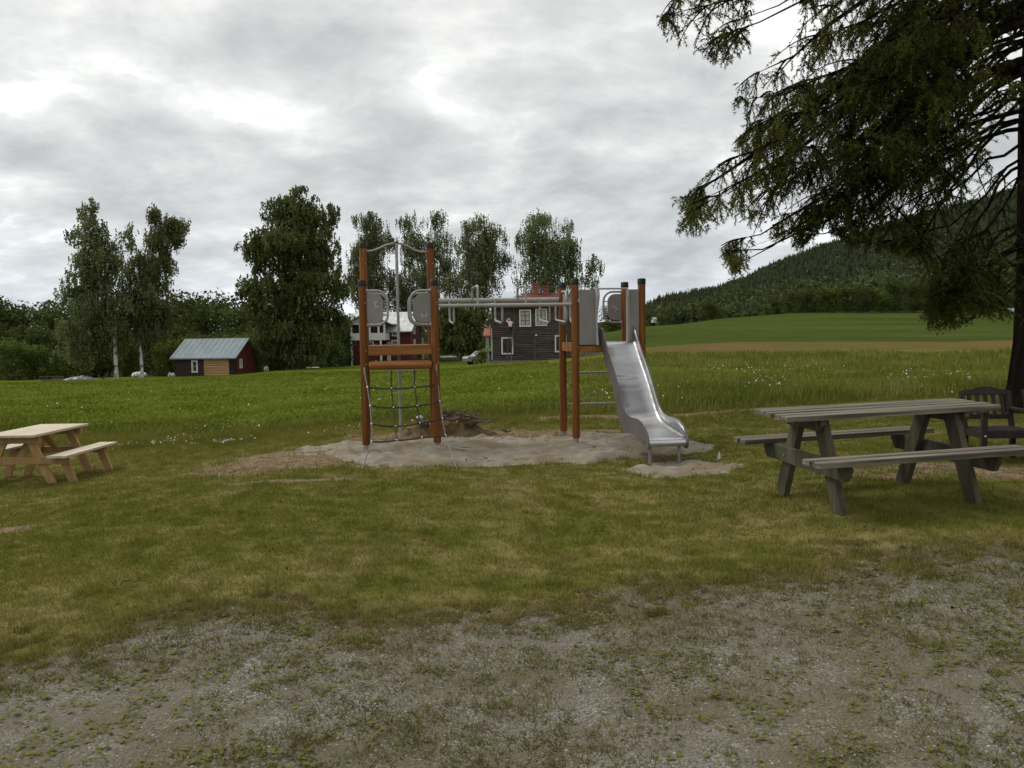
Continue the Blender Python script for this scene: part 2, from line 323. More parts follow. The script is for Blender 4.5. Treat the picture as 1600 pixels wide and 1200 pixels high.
def soil_s(X, Y):
    nz = fbm(np.stack([X*1.3, Y*2.2], -1)*1.6+9, 4)
    a = np.exp(-(((X+3.0)/1.5)**2+((Y-11.4)/1.1)**2))*1.0
    b = np.exp(-(((X+1.2)/1.5)**2+((Y-13.5)/.6)**2))*1.1
    c = np.exp(-((Y-field_y(X)+.3)/.28)**2)*np.where(X > .5, .95, .25)
    d = np.exp(-(((X-1.6)/1.3)**2+((Y-10.6)/.5)**2))*.55+np.exp(-(((X-4.3)/1.7)**2+((Y-8.4)/.9)**2))*.55
    e = np.exp(-(((X+5.2)/.7)**2+((Y-8.2)/.12)**2))*1.+np.exp(-(((X-.9)/1.4)**2+((Y-13.6)/.3)**2))
    e = e+np.exp(-(((X+2.6)/.9)**2+((Y-9.5)/.09)**2))*.9+np.exp(-(((X+5.0)/.5)**2+((Y-8.0)/.12)**2))
    return (a+b+c+d+e)*1.2-nz
def dry_m(X, Y):
    p = np.stack([X, Y], -1); return np.clip(.46+(fbm(p*.55+3, 5)-.5)*.95+(fbm(p*2.2+8, 5)-.5)*1.1+(fbm(p*7+1, 3)-.5)*.9, 0, 1)
# ground sheet -----------------------------------------------------
def axis(segs):
    o = []
    for a, b, s in segs: o += list(np.arange(a, b-1e-6, s))
    o.append(segs[-1][1]); return np.array(o)
def geo(a, b, n): return list(np.geomspace(a, b, n))
xs = np.array(sorted(set([-x for x in geo(9, 5000, 75)]+list(np.arange(-8.9, 8.95, .1))+geo(9, 5000, 75))))
ys = np.array(sorted(set(list(-np.geomspace(1, 800, 14))+list(np.arange(0, 2, .4))+list(np.arange(2, 14.05, .1))+geo(14.2, 110, 85)+geo(114, 5000, 85))))
GX, GY = np.meshgrid(xs, ys); GZ = hz_(GX, GY)
near = sst(30, 14, np.hypot(GX, GY))
GZ = GZ+near*((fbm(np.stack([GX, GY], -1)*1.1, 3)-.5)*.05)+sst(10, 60, GY)*(fbm(np.stack([GX, GY], -1)*.12, 3)-.5)*.35
def zsurf(X, Y):
    nr = sst(30, 14, np.hypot(X, Y)); p = np.stack([X, Y], -1)
    return hz_(X, Y)+nr*((fbm(p*1.1, 3)-.5)*.05)+sst(10, 60, Y)*(fbm(p*.12, 3)-.5)*.35
def band_masks(X, Y):
    u = np.arctan2(X, np.maximum(Y, 1)); nz = (fbm(np.stack([X*.05, Y*.05], -1), 3)-.5)
    mead = sst(-.02, .10, u+nz*.06)*sst(30, 40, Y+nz*14)                      # hay meadow right of the crop
    band = sst(.10, .19, u+nz*.05)*sst(60, 70, Y+nz*10)*sst(92, 80, Y+nz*8)
    far = sst(.06, .12, u+nz*.04)*sst(80, 92, Y+nz*8)
    return mead, band, far
am, ab, af = band_masks(GX, GY)
attrs = dict(gravel=gravel_s(GX, GY), field=GY-field_y(GX), soil=soil_s(GX, GY), dry=dry_m(GX, GY), mead=am, band=ab, far=af,
             wood=np.maximum(sst(262, 275, GY)*sst(.22, .27, np.arctan2(GX, np.maximum(GY, 1))), np.maximum(sst(330, 350, GY), sst(100, 112, GY)*sst(-.02, -.08, np.arctan2(GX, np.maximum(GY, 1))))))
def ground_mat():
    m, nt, b = new_mat('ground_surface'); lk = nt.links.new
    t = nn(nt, 'ShaderNodeTexCoord'); P = t.outputs['Object']
    def A(n): return nn(nt, 'ShaderNodeAttribute', attribute_name=n).outputs['Fac']
    def NO(s, d=5, r=.55, st=None):
        n = nn(nt, 'ShaderNodeTexNoise'); n.inputs['Scale'].default_value = s; n.inputs['Detail'].default_value = d; n.inputs['Roughness'].default_value = r
        if st:
            mp = nn(nt, 'ShaderNodeMapping'); mp.inputs[3].default_value = st; lk(P, mp.inputs[0]); lk(mp.outputs[0], n.inputs[0])
        else: lk(P, n.inputs[0])
        return n.outputs[0]
    def VO(s, out='Color', feat='F1'):
        n = nn(nt, 'ShaderNodeTexVoronoi'); n.feature = feat; n.inputs['Scale'].default_value = s; lk(P, n.inputs[0]); return n.outputs[out]
    # gravel
    v = VO(95); sp = nn(nt, 'ShaderNodeSeparateColor'); lk(v, sp.inputs[0])
    g = ramp(nt, sp.outputs[0], [(0, (.085, .075, .058)), (.35, (.17, .15, .12)), (.7, (.25, .23, .195)), (.93, (.32, .30, .26)), (1, (.42, .40, .36))])
    g = mixc(nt, ramp(nt, NO(3.5, 6), [(.35, 0.), (.60, .85)]), g, (.165, .143, .110))
    g = mixc(nt, ramp(nt, NO(1.2, 5), [(.44, 0.), (.62, .72)]), g, (.115, .096, .046))
    g = mixc(nt, ramp(nt, VO(95, 'Distance'), [(0, 0.), (.9, .55)]), g, (.05, .045, .035))
    soil = mixc(nt, ramp(nt, NO(9, 7), [(.35, 0.), (.65, 1.)]), (.21, .155, .095), (.10, .07, .045))
    soil = mixc(nt, ramp(nt, NO(40, 3), [(.55, 0.), (.7, .5)]), soil, (.30, .25, .17))
    lawn = mixc(nt, ramp(nt, mth(nt, 'ADD', mth(nt, 'MULTIPLY', A('dry'), .6), mth(nt, 'MULTIPLY', NO(14, 6), .4)), [(.35, 0.), (.7, 1.)]), (.085, .086, .020), (.165, .138, .055))
    crop = mixc(nt, ramp(nt, NO(1.5, 9, .7), [(.35, 0.), (.65, 1.)]), (.058, .074, .009), (.098, .120, .014))
    crop = mixc(nt, ramp(nt, NO(.05, 4), [(.4, 0.), (.6, .5)]), crop, (.11, .125, .02))
    md = mixc(nt, ramp(nt, NO(.6, 9, .7, (1, .3, 1)), [(.35, 0.), (.65, 1.)]), (.095, .10, .016), (.15, .14, .03))
    bd = mixc(nt, ramp(nt, NO(.25, 8, .7, (.5, .2, 1)), [(.38, 0.), (.62, 1.)]), (.125, .083, .036), (.092, .082, .028))
    fr = mixc(nt, ramp(nt, NO(.04, 7, .6, (.4, 1, 1)), [(.35, 0.), (.65, 1.)]), (.042, .058, .014), (.066, .084, .022))
    fr = mixc(nt, ramp(nt, NO(.3, 6, .7), [(.45, 0.), (.6, .4)]), fr, (.035, .052, .009))
    wd_ = mixc(nt, NO(.3, 4), (.018, .026, .010), (.03, .04, .014))
    def edge(a, nz, k, w): return ramp(nt, mth(nt, 'ADD', mth(nt, 'ADD', a, .5), mth(nt, 'MULTIPLY', mth(nt, 'SUBTRACT', nz, .5), k)), [(.5-w, 0.), (.5+w, 1.)])
    c = mixc(nt, edge(A('soil'), NO(6, 6), .5, .15), lawn, soil)
    fe = edge(A('field'), NO(1.5, 5), 1.2, .35); c = mixc(nt, fe, c, crop)
    c = mixc(nt, edge(mth(nt, 'SUBTRACT', A('mead'), .5), NO(.3, 6), .5, .3), c, md)
    c = mixc(nt, edge(mth(nt, 'SUBTRACT', A('far'), .5), NO(.1, 4), .2, .25), c, fr)
    c = mixc(nt, edge(mth(nt, 'SUBTRACT', A('band'), .5), NO(.15, 6), .5, .3), c, bd)
    c = mixc(nt, mth(nt, 'MULTIPLY', A('wood'), 1.), c, wd_)
    ge = edge(A('gravel'), NO(5, 6), .8, .22)
    tr_ = edge(mth(nt, 'ADD', A('gravel'), .28), NO(4, 6), .8, .22)
    c = mixc(nt, tr_, c, mixc(nt, ramp(nt, NO(20, 5), [(.4, 0.), (.6, 1.)]), (.13, .095, .06), (.075, .055, .035)))
    c = mixc(nt, ge, c, g)
    lk(c, b.inputs['Base Color']); b.inputs['Roughness'].default_value = .95; b.inputs['Specular IOR Level'].default_value = .0
    bh = mth(nt, 'ADD', mth(nt, 'MULTIPLY', VO(95, 'Distance'), -.4), mth(nt, 'MULTIPLY', NO(25, 6), 1.))
    bp = nn(nt, 'ShaderNodeBump'); bp.inputs['Strength'].default_value = .8; bp.inputs['Distance'].default_value = .015; lk(bh, bp.inputs['Height']); lk(bp.outputs[0], b.inputs['Normal'])
    return m
M_ground = ground_mat()
H_, W_ = GX.shape; idx = np.arange(H_*W_).reshape(H_, W_)
Q = np.stack([idx[:-1, :-1], idx[:-1, 1:], idx[1:, 1:], idx[1:, :-1]], -1).reshape(-1, 4)
VV = np.stack([GX, GY, GZ], -1).reshape(-1, 3)
cxq = VV[Q].mean(1); AT = {k: v.ravel() for k, v in attrs.items()}
g_ = AT['gravel'][Q].mean(1); fy = AT['field'][Q].mean(1); fa = AT['far'][Q].mean(1)+AT['band'][Q].mean(1); md_ = AT['mead'][Q].mean(1); wo = AT['wood'][Q].mean(1)
reg = np.zeros(len(Q), int); reg[g_ > 0] = 1; reg[fy > 0] = 2; reg[md_ > .5] = 3; reg[fa > .5] = 4; reg[wo > .5] = 5
for r_, nm in enumerate(('lawn', 'gravel_yard', 'crop_field', 'hay_meadow', 'green_field', 'hills')):
    q = Q[reg == r_]; u, inv = np.unique(q, return_inverse=True)
    o = np_mesh(nm, VV[u], inv.reshape(-1, 4), M_ground, smooth=True, attrs={k: v[u] for k, v in AT.items()}); tag(o, kind='structure')
# sand
def sand_mat():
    m, nt, b = new_mat('pale_sand'); t = nn(nt, 'ShaderNodeTexCoord'); P = t.outputs['Object']; lk = nt.links.new
    def NO(s, d=5):
        n = nn(nt, 'ShaderNodeTexNoise'); n.inputs['Scale'].default_value = s; n.inputs['Detail'].default_value = d; lk(P, n.inputs[0]); return n.outputs[0]
    c = mixc(nt, ramp(nt, NO(5, 7), [(.35, 0.), (.65, 1.)]), (.255, .228, .18), (.175, .152, .115))
    c = mixc(nt, ramp(nt, NO(130, 2), [(.5, 0.), (.75, .5)]), c, (.34, .31, .26))
    c = mixc(nt, ramp(nt, NO(1.3, 5), [(.44, 0.), (.64, .75)]), c, (.145, .108, .065))
    lk(c, b.inputs['Base Color']); b.inputs['Roughness'].default_value = .95; b.inputs['Specular IOR Level'].default_value = .1
    bp = nn(nt, 'ShaderNodeBump'); bp.inputs['Strength'].default_value = .7; bp.inputs['Distance'].default_value = .02; lk(NO(45, 6), bp.inputs['Height']); lk(bp.outputs[0], b.inputs['Normal'])
    return m
M_sand = sand_mat()
for poly, bb in ((SAND, (-3.9, 3.3, 9.8, 13.9)), (SAND2, (.9, 3.1, 9.0, 10.6))):
    X, Y = np.meshgrid(np.arange(bb[0], bb[1], .04), np.arange(bb[2], bb[3], .04))
    p2 = np.stack([X, Y], -1); sd = psd(poly, X, Y)+(fbm(p2*2.2, 5)-.5)*.9
    Z = zsurf(X, Y)+np.clip(sd*.22, -.05, .03)+.0+sst(-.1, .3, sd)*((fbm(p2*2.6+5, 3)-.5)*.13+(fbm(p2*7, 3)-.5)*.075)
    h, w = X.shape; ii = np.arange(h*w).reshape(h, w); q = np.stack([ii[:-1, :-1], ii[:-1, 1:], ii[1:, 1:], ii[1:, :-1]], -1).reshape(-1, 4)
    q = q[(sd.ravel()[q].max(1) > -.2)]; u, inv = np.unique(q, return_inverse=True)
    tag(np_mesh('sandpit' if poly is SAND else 'sand_patch', np.stack([X, Y, Z], -1).reshape(-1, 3)[u], inv.reshape(-1, 4), M_sand, smooth=True), kind='structure')
DEB = True
# ------------------------------------------------------------------ vegetation builders
def rot_tri(P, h, w, lean, tint):    # blades: triangle, base width w, height h, leaning
    n = len(P); a = rng.uniform(0, 2*np.pi, n); b = rng.uniform(0, 2*np.pi, n)
    dx = np.stack([np.cos(a), np.sin(a), np.zeros(n)], -1)*(w[:, None]/2)
    tip = P+np.stack([np.cos(b)*lean*h, np.sin(b)*lean*h, h*np.sqrt(np.clip(1-lean**2, .05, 1))], -1)
    V = np.stack([P-dx, P+dx, tip], 1).reshape(-1, 3); Fc = np.arange(3*n).reshape(-1, 3)
    return V, Fc, np.repeat(tint, 3)
def cards(P, size, tint, aspect=.6, nrm=None, down=0):   # rhombic leaf quads
    n = len(P); d = rng.normal(size=(n, 3)); d[:, 2] -= down; d /= np.linalg.norm(d, axis=1)[:, None]
    e = np.cross(d, rng.normal(size=(n, 3))); e /= np.linalg.norm(e, axis=1)[:, None]
    s = np.asarray(size)[:, None]; V = np.stack([P-d*s/2, P+e*s*aspect/2, P+d*s/2, P-e*s*aspect/2], 1).reshape(-1, 3)
    return V, np.arange(4*n).reshape(-1, 4), np.repeat(tint, 4)
def fan(n, y0, y1, half=.68, power=2.):   # points in a wedge in front of the camera position, density ~ 1/y^power
    t = rng.random(n)
    y = y0*(y1/y0)**t if power == 2 else (y0**(2-power)+t*(y1**(2-power)-y0**(2-power)))**(1/(2-power))
    return rng.uniform(-1, 1, n)*(half*y+1.9), y
M_grass = foliage('lawn_grass', [(.105, .112, .020), (.150, .146, .030), (.185, .166, .042), (.25, .205, .082)], .3)
M_weed = foliage('yard_weeds', [(.095, .105, .025), (.17, .165, .05), (.13, .09, .045), (.21, .165, .08)], .3)
M_crop = foliage('crop_leaves', [(.072, .088, .010), (.132, .152, .020), (.188, .205, .038)], .35)
M_tall = foliage('tall_grass', [(.080, .092, .014), (.15, .152, .032), (.25, .215, .085)], .35)
# lawn
n = 800000; X, Y = fan(n, 3.4, 20, .72, 1.45); s = gravel_s(X, Y); ss = sand_s(X, Y); so_ = soil_s(X, Y); pn = fbm(np.stack([X, Y], -1)*7, 3)
keep = ((-s+(pn-.5)*1.5) > .22+.5*(rng.random(n)-.5))*(ss < .10*rng.random(n)**2-.03+(pn-.5)*.5)*(rng.random(n) > np.clip(so_*2.5+.3, 0, .93))*(Y < field_y(X)+.6)*(rng.random(n) < .35+1.3*sst(.3, .6, pn))
X, Y, s, pn = X[keep], Y[keep], s[keep], pn[keep]; n = len(X)
dr = np.clip(dry_m(X, Y)*.75+rng.normal(0, .16, n)+np.exp(s*1.6)*.25+.02, 0, 1); h = (.022+.03*rng.random(n)**1.5)*(1+.9*sst(.55, .8, pn))*(1+sst(14.5, 17, Y)*1.8)
V, Fc, T = rot_tri(np.stack([X, Y, zsurf(X, Y)-.004], -1), h, .0035+.0007*Y, rng.uniform(.2, .95, n), dr)
tag(np_mesh('lawn_grass', V, Fc, M_grass, attrs={'tint': T}), 'short patchy mown grass, green and straw coloured, round the play area', 'grass', kind='stuff')
# weeds in the gravel: little tufts and rosettes
nc = 12500; X, Y = fan(nc, 1.9, 6.2, .78, 1.1); s = gravel_s(X, Y); dn = fbm(np.stack([X, Y], -1)*1.1+4, 4)
k = (s > -.45)*(rng.random(nc) < (sst(.36, .60, dn)*.95+.10+sst(.8, 0, s)*.7)*(1-.8*sst(.6, -.6, X+1.2)*sst(4.2, 3.6, Y))); X, Y, s, dn = X[k], Y[k], s[k], dn[k]
reps = rng.integers(6, 26, len(X)); reps = (reps*(1+1.2*sst(.5, -.2, s))).astype(int); rr = rng.uniform(.025, .09, len(X)); I = np.repeat(np.arange(len(X)), reps)
a = rng.uniform(0, 2*np.pi, len(I)); q = np.sqrt(rng.random(len(I)))*rr[I]; bx, by = X[I]+np.cos(a)*q, Y[I]+np.sin(a)*q
tt = rng.random(len(X)); P = np.stack([bx, by, zsurf(bx, by)-.003], -1)
V, Fc, T = rot_tri(P, rng.uniform(.018, .048, len(I)), rng.uniform(.004, .009, len(I)), rng.uniform(.5, .97, len(I)), np.clip(tt[I]*.75+rng.normal(0, .12, len(I)), 0, 1))
tag(np_mesh('weed_tufts', V, Fc, M_weed, attrs={'tint': T}), 'small sparse weeds growing through the gravel yard', 'weeds', kind='stuff')
nt_ = 560; X, Y = fan(nt_, 3.0, 7.5, .76, .8); s = gravel_s(X, Y); k = (s > -1.2)*(s < .75)*(rng.random(nt_) < np.where(np.abs(s) < .35, .8, .22)); X, Y = X[k], Y[k]; reps = rng.integers(40, 110, len(X)); I = np.repeat(np.arange(len(X)), reps); rr = rng.uniform(.05, .16, len(X))
a = rng.uniform(0, 2*np.pi, len(I)); q = np.sqrt(rng.random(len(I)))*rr[I]; bx, by = X[I]+np.cos(a)*q*1.3, Y[I]+np.sin(a)*q; tt = rng.random(len(X))
V, Fc, T = rot_tri(np.stack([bx, by, zsurf(bx, by)-.003], -1), rng.uniform(.03, .075, len(I)), rng.uniform(.005, .010, len(I)), rng.uniform(.3, .95, len(I)), np.clip(tt[I]*.9+rng.normal(-.1, .15, len(I)), 0, 1))
tag(np_mesh('edge_tufts', V, Fc, M_grass, attrs={'tint': T}), 'coarse green and brown tufts where the lawn meets the gravel', 'grass', kind='stuff')
nl = 48000; X, Y = fan(nl, 1.9, 5.4, .78, 1.0); s = gravel_s(X, Y); dn = fbm(np.stack([X, Y], -1)*.9+12, 4); dl = fbm(np.stack([X, Y], -1)*9+2, 2)
k = (s > .05)*(rng.random(nl) < sst(.42, .58, dn)*.9+.05)*(dl > .52); X, Y = X[k], Y[k]; n = len(X)
V = []; a = rng.uniform(0, 2*np.pi, n); lo = rng.uniform(.012, .034, n); P = np.stack([X, Y, zsurf(X, Y)+rng.uniform(.004, .016, n)], -1)
d = np.stack([np.cos(a), np.sin(a), rng.uniform(-.1, .5, n)], -1); e = np.stack([-np.sin(a), np.cos(a), rng.uniform(-.3, .3, n)], -1)
V = np.stack([P-d*lo[:, None]/2, P+e*lo[:, None]*.32, P+d*lo[:, None]/2, P-e*lo[:, None]*.32], 1).reshape(-1, 3)
tag(np_mesh('plantain_leaves', V, np.arange(4*n).reshape(-1, 4), M_weed, attrs={'tint': np.repeat(np.clip(rng.normal(.30, .14, n), 0, 1), 4)}), 'flat yellow green plantain leaves spread over the gravel', 'weeds', kind='stuff')
# pebbles
M_peb = foliage('gravel_stones', [(.12, .11, .10), (.24, .225, .20), (.31, .295, .265), (.40, .385, .35)], 0)
npb = 42000; X, Y = fan(npb, 1.9, 6.0, .78, 1.2); k = (gravel_s(X, Y) > -.25); X, Y = X[k], Y[k]; n = len(X); r = .0025+.006*rng.random(n)**3
oc = np.array([(1, 0, 0), (0, 1, 0), (-1, 0, 0), (0, -1, 0), (0, 0, .7), (0, 0, -.7)]); of = np.array([(0, 1, 4), (1, 2, 4), (2, 3, 4), (3, 0, 4)])
P = np.stack([X, Y, zsurf(X, Y)+r*.2], -1); V = (P[:, None]+oc[None]*r[:, None, None]*rng.uniform(.6, 1.3, (n, 6, 3))).reshape(-1, 3); Fc = (np.arange(n)[:, None, None]*6+of[None]).reshape(-1, 3)
tag(np_mesh('pebbles', V, Fc, M_peb, attrs={'tint': np.repeat(np.clip(rng.normal(.42, .22, n), 0, 1), 6)}), 'loose grey pebbles over the yard', 'gravel', kind='stuff')
# crop field plants
n = 270000; X, Y = fan(n, 16.5, 70, .75, 1.75); am, ab, af = band_masks(X, Y); dn = fbm(np.stack([X, Y], -1)*.8, 4)
k = (Y > field_y(X)+.6)*(am < .5)*(rng.random(n) < .5+sst(.35, .6, dn)); X, Y, dn = X[k], Y[k], dn[k]; n = len(X)
P = np.stack([X, Y, zsurf(X, Y)+rng.uniform(.0, .20, n)*sst(0, 1.5, Y-field_y(X))*sst(85, 40, Y)+.01], -1)
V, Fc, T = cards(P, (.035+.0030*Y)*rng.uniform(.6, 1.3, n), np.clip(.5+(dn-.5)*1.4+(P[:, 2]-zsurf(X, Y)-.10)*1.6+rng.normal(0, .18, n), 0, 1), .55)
tag(np_mesh('crop_plants', V, Fc, M_crop, attrs={'tint': T}), 'bright green leafy crop filling the field behind the playground', 'crop', kind='stuff')
# tall margin grass (right side and field edge)
n = 170000; X, Y = fan(n, 14.5, 58, .75, 1.9); d = Y-field_y(X); am, ab, af = band_masks(X, Y); u = np.arctan2(X, Y); tall = sst(-.0, .14, u)
k = (d > .1)*((d < 1.6+3*fbm(np.stack([X*.4, Y*.1], -1), 3)) | (am > .3) | ((tall > .3)*(d < 12)*(fbm(np.stack([X, Y], -1)*.6, 3) > .42))); X, Y, d, tall = X[k], Y[k], d[k], tall[k]; n = len(X)
h = rng.uniform(.12, .34, n)*(.8+.6*tall)*np.minimum(1, .35+d)
dn = fbm(np.stack([X, Y], -1)*.9, 3)
V, Fc, T = rot_tri(np.stack([X, Y, zsurf(X, Y)], -1), h, .008+.0013*Y, rng.uniform(.1, .6, n), np.clip(.30+(dn-.5)*1.2+rng.normal(0, .2, n)+.1*tall, 0, 1))
tag(np_mesh('margin_grass', V, Fc, M_tall, attrs={'tint': T}), 'long wild grass along the near edge of the field', 'grass', kind='stuff')
# flowers
M_flower = foliage('white_petals', [(.55, .56, .5), (.8, .8, .76)], .2)
cl = [(-7.2, 16.6, .6, 40), (-5.6, 16.0, .4, 32), (-6.6, 17.4, .7, 20), (6.0, 19.5, .5, 26), (7.5, 27, 1.0, 22), (9.5, 31, 1.4, 20), (11.0, 23, .6, 30), (10.5, 19, .6, 12), (-1.3, 15.2, .8, 20), (2.4, 17.5, 1.0, 25), (-3, 15.4, .8, 18)]
P = []
for x, y, r, m_ in cl:
    a = rng.normal(0, r*.6, (m_, 2)); P += [(x+p[0], y+p[1]*1.2) for p in a]
for _ in range(110):
    X1, Y1 = fan(1, 16, 38, .7, 1.7); P.append((X1[0], Y1[0]))
P = np.array(P); n = len(P); z = zsurf(P[:, 0], P[:, 1])+rng.uniform(.2, .45, n)*sst(-1, 1.5, P[:, 1]-field_y(P[:, 0]))+.05
V, Fc, T = cards(np.stack([P[:, 0], P[:, 1], z], -1), rng.uniform(.022, .045, n)*(1+P[:, 1]*.012), rng.random(n), .95)
tag(np_mesh('white_flowers', V, Fc, M_flower, attrs={'tint': T}), 'scattered small white wildflowers along the field margin', 'flowers', kind='stuff')
# fallen cones and twigs on the yard
M_cone = foliage('fallen_cones', [(.03, .022, .016), (.07, .05, .035)], 0)
P = []
for _ in range(16):
    X1, Y1 = fan(1, 2.2, 10, .6, 1.2); P.append((X1[0], Y1[0]))
mb = MB()
for x, y in P: mb.sphere((x, y, gz(x, y)+.012), random.uniform(.007, .014), 6, 4, (1.3, .9, .8), .15)
for _ in range(9):
    X1, Y1 = fan(1, 2.5, 9, .6, 1.2); x, y = X1[0], Y1[0]; a = random.uniform(0, 6.28); l = random.uniform(.05, .16); z = gz(x, y)+.012
    mb.tube([(x, y, z), (x+math.cos(a)*l*.5, y+math.sin(a)*l*.5, z+.012), (x+math.cos(a+.3)*l, y+math.sin(a+.3)*l, z)], .003, 4)
tag(mb.build('fallen_cones', M_twig), 'fallen larch cones and twigs scattered on the yard and lawn', 'cones', kind='stuff')
n = 2600; X = rng.uniform(-4.2, 3.2, n); Y = rng.uniform(9.2, 13.8, n); ss = sand_s(X, Y); k = (np.abs(ss-.05) < .35)*(rng.random(n) < .5)+(ss > 0)*(rng.random(n) < .10)+(soil_s(X, Y) > .35)*(rng.random(n) < .5); X, Y = X[k > 0], Y[k > 0]; n = len(X); r = .006+.022*rng.random(n)**3
P = np.stack([X, Y, zsurf(X, Y)+.035*(sand_s(X, Y) > .1)+r*.3], -1); V = (P[:, None]+oc[None]*r[:, None, None]*rng.uniform(.5, 1.6, (n, 6, 3))).reshape(-1, 3); Fc = (np.arange(n)[:, None, None]*6+of[None]).reshape(-1, 3)
M_deb = foliage('soil_crumbs', [(.05, .035, .02), (.12, .085, .05), (.24, .20, .14)], 0)
tag(np_mesh('soil_crumbs', V, Fc, M_deb, attrs={'tint': np.repeat(rng.random(n), 6)}), 'dark crumbs of soil and bark scattered over the edges of the sand', 'soil', kind='stuff')
# ------------------------------------------------------------------ trees
M_lbirch = foliage('birch_leaves', [(.078, .090, .038), (.14, .155, .068), (.22, .235, .11)], .3)
M_lbig = foliage('dense_birch_leaves', [(.056, .067, .023), (.105, .122, .042), (.17, .188, .070)], .28)
M_ldark = foliage('wood_leaves', [(.038, .049, .015), (.074, .091, .027), (.125, .145, .046)], .28)
M_llight = foliage('bright_bush_leaves', [(.055, .072, .017), (.105, .132, .031), (.17, .195, .05)], .3)
def crown_pts(lobes, n, clump=.8, void=.42):
    ex = []
    for l in lobes:
        for _ in range(4):
            d = rng.normal(size=3); d /= np.linalg.norm(d); d[2] = abs(d[2])*.9-.25; f = rng.uniform(.22, .42); q = rng.uniform(.9, 1.15)
            ex.append((l[0]+d[0]*l[3]*q, l[1]+d[1]*l[4]*q, l[2]+d[2]*l[5]*q, l[3]*f, l[4]*f, l[5]*f))
    lobes = list(lobes)+ex
    w = np.array([l[3]*l[4]*l[5] for l in lobes])**.8; w /= w.sum(); ch = rng.choice(len(lobes), n, p=w); Lb = np.array(lobes)
    d = rng.normal(size=(n, 3)); d /= np.linalg.norm(d, axis=1)[:, None]; r = rng.random(n)**.45
    P = Lb[ch, :3]+d*r[:, None]*Lb[ch, 3:]*(1+(vnoise(d*2.3+ch[:, None]*3.)-.5)[:, None]*.5)
    k = fbm(P/clump, 2) > void-.12*(r < .6)
    return P[k]
def make_crown(name, lobes, n, size, mat_, parent, weep=0., clump=.9, void=.44, lean=0):
    P = crown_pts(lobes, n, clump, void); nv = fbm(P*.9+5, 3)
    if weep > 0:
        m_ = 6; L_ = rng.uniform(.3, 1, len(P))*weep; kk = np.linspace(0, 1, m_)
        Q_ = P[:, None]+np.stack([np.zeros((len(P), m_)), np.zeros((len(P), m_)), -kk[None]*L_[:, None]], -1)+rng.normal(0, .05, (len(P), m_, 3)); nv = np.repeat(nv, m_); P = Q_.reshape(-1, 3)
    n_ = len(P); V, Fc, T = cards(P, rng.uniform(.6, 1.3, n_)*size, np.clip(.5+(nv-.5)*2.0+rng.normal(0, .16, n_), 0, 1), .55, down=1.2 if weep else 0)
    return np_mesh(name, V, Fc, mat_, parent, attrs={'tint': T})
def limbs_to(mb, base, top, lobes, r0, k=14):
    for i in range(k):
        l = lobes[i % len(lobes)]; tgt = Vector(l[:3])+Vector((random.uniform(-.5, .5)*l[3], random.uniform(-.5, .5)*l[4], random.uniform(-.2, .6)*l[5]))
        t = max(.12, min(.85, (tgt.z-base.z)/(top.z-base.z)-random.uniform(.12, .3))); s = base.lerp(top, t)
        mid = s.lerp(tgt, .5)+Vector((0, 0, .1*(tgt-s).length)); r = r0*(1-t)*.5+.015
        mb.tube([s, mid, tgt], [r, r*.6, r*.25], 5)
def px_tree(name, label, cat, base, D, lobes_px, n, size, mat_, bark, trunk_r, weep=0, group=None, void=.44, tops=None, clump=.9):
    """tree from its base pixel and its crown lobes; its depth comes from the lobe widths"""
    b = at(*base, D); root = empty(name, b, 0, label, cat, group); s = D/F
    lobes = []
    for i, (cx_, cy_, rx, ry) in enumerate(lobes_px):
        c = at(cx_, cy_, D)-b; lobes.append((c.x, random.uniform(-.25, .25)*rx*s, c.z, rx*s, rx*s*.9, ry*s))
    make_crown('crown', lobes, n, size, mat_, root, weep, clump, void)
    mb = MB(); tp = max(lobes, key=lambda l: l[2]+l[5]*.5); top = Vector((tp[0], tp[1], tp[2]+tp[5]*.4)); base_ = Vector((0, 0, -.3))
    stems = tops or [(base[0], tp)]
    mb.tube([base_, Vector((0, 0, top.z*.25)), base_.lerp(top, .6)+Vector((.1, 0, 0)), top], [trunk_r*1.3, trunk_r, trunk_r*.55, .03], 8)
    tr = mb.build('trunk', bark, root, True); m2 = MB(); limbs_to(m2, base_, top, lobes, trunk_r); m2.build('limbs', M_dbark, root, True)
    return root
px_tree('birch_tree', 'tall birch with a narrow pointed top, leftmost of the two birches left of the shed', 'tree', (182, 592), 82,
        [(138, 330, 20, 22), (140, 365, 28, 30), (165, 400, 28, 45), (145, 420, 40, 40), (120, 455, 30, 28), (165, 470, 45, 45), (145, 515, 52, 42), (180, 510, 36, 34), (128, 545, 38, 26), (203, 375, 14, 28), (205, 425, 20, 35)], 9500, .27, M_lbirch, M_birch, .17, 1.0, void=.47)
px_tree('birch_tree', 'weeping birch with bushy drooping top and white trunk beside the small shed', 'tree', (222, 590), 83,
        [(240, 335, 12, 16), (272, 345, 20, 18), (255, 375, 32, 30), (280, 365, 14, 18), (270, 412, 14, 14), (245, 415, 28, 35), (235, 455, 35, 35), (245, 490, 26, 28), (215, 480, 22, 40), (232, 515, 24, 24)], 7000, .26, M_lbirch, M_birch, .15, 1.2, void=.49)
px_tree('birch_tree', 'large dense rounded tree standing alone between the shed and the red house', 'tree', (468, 580), 89,
        [(468, 305, 18, 18), (440, 330, 32, 26), (478, 345, 40, 35), (518, 340, 16, 24), (455, 390, 60, 50), (505, 400, 30, 55), (402, 400, 13, 28), (460, 455, 72, 50), (458, 505, 70, 45), (396, 470, 14, 45), (528, 450, 14, 40), (430, 540, 42, 28), (485, 538, 38, 26), (465, 555, 40, 15)], 17000, .31, M_lbig, M_dbark, .45, .7, void=.40, clump=1.1)
BG = 'birches in the row behind the houses'
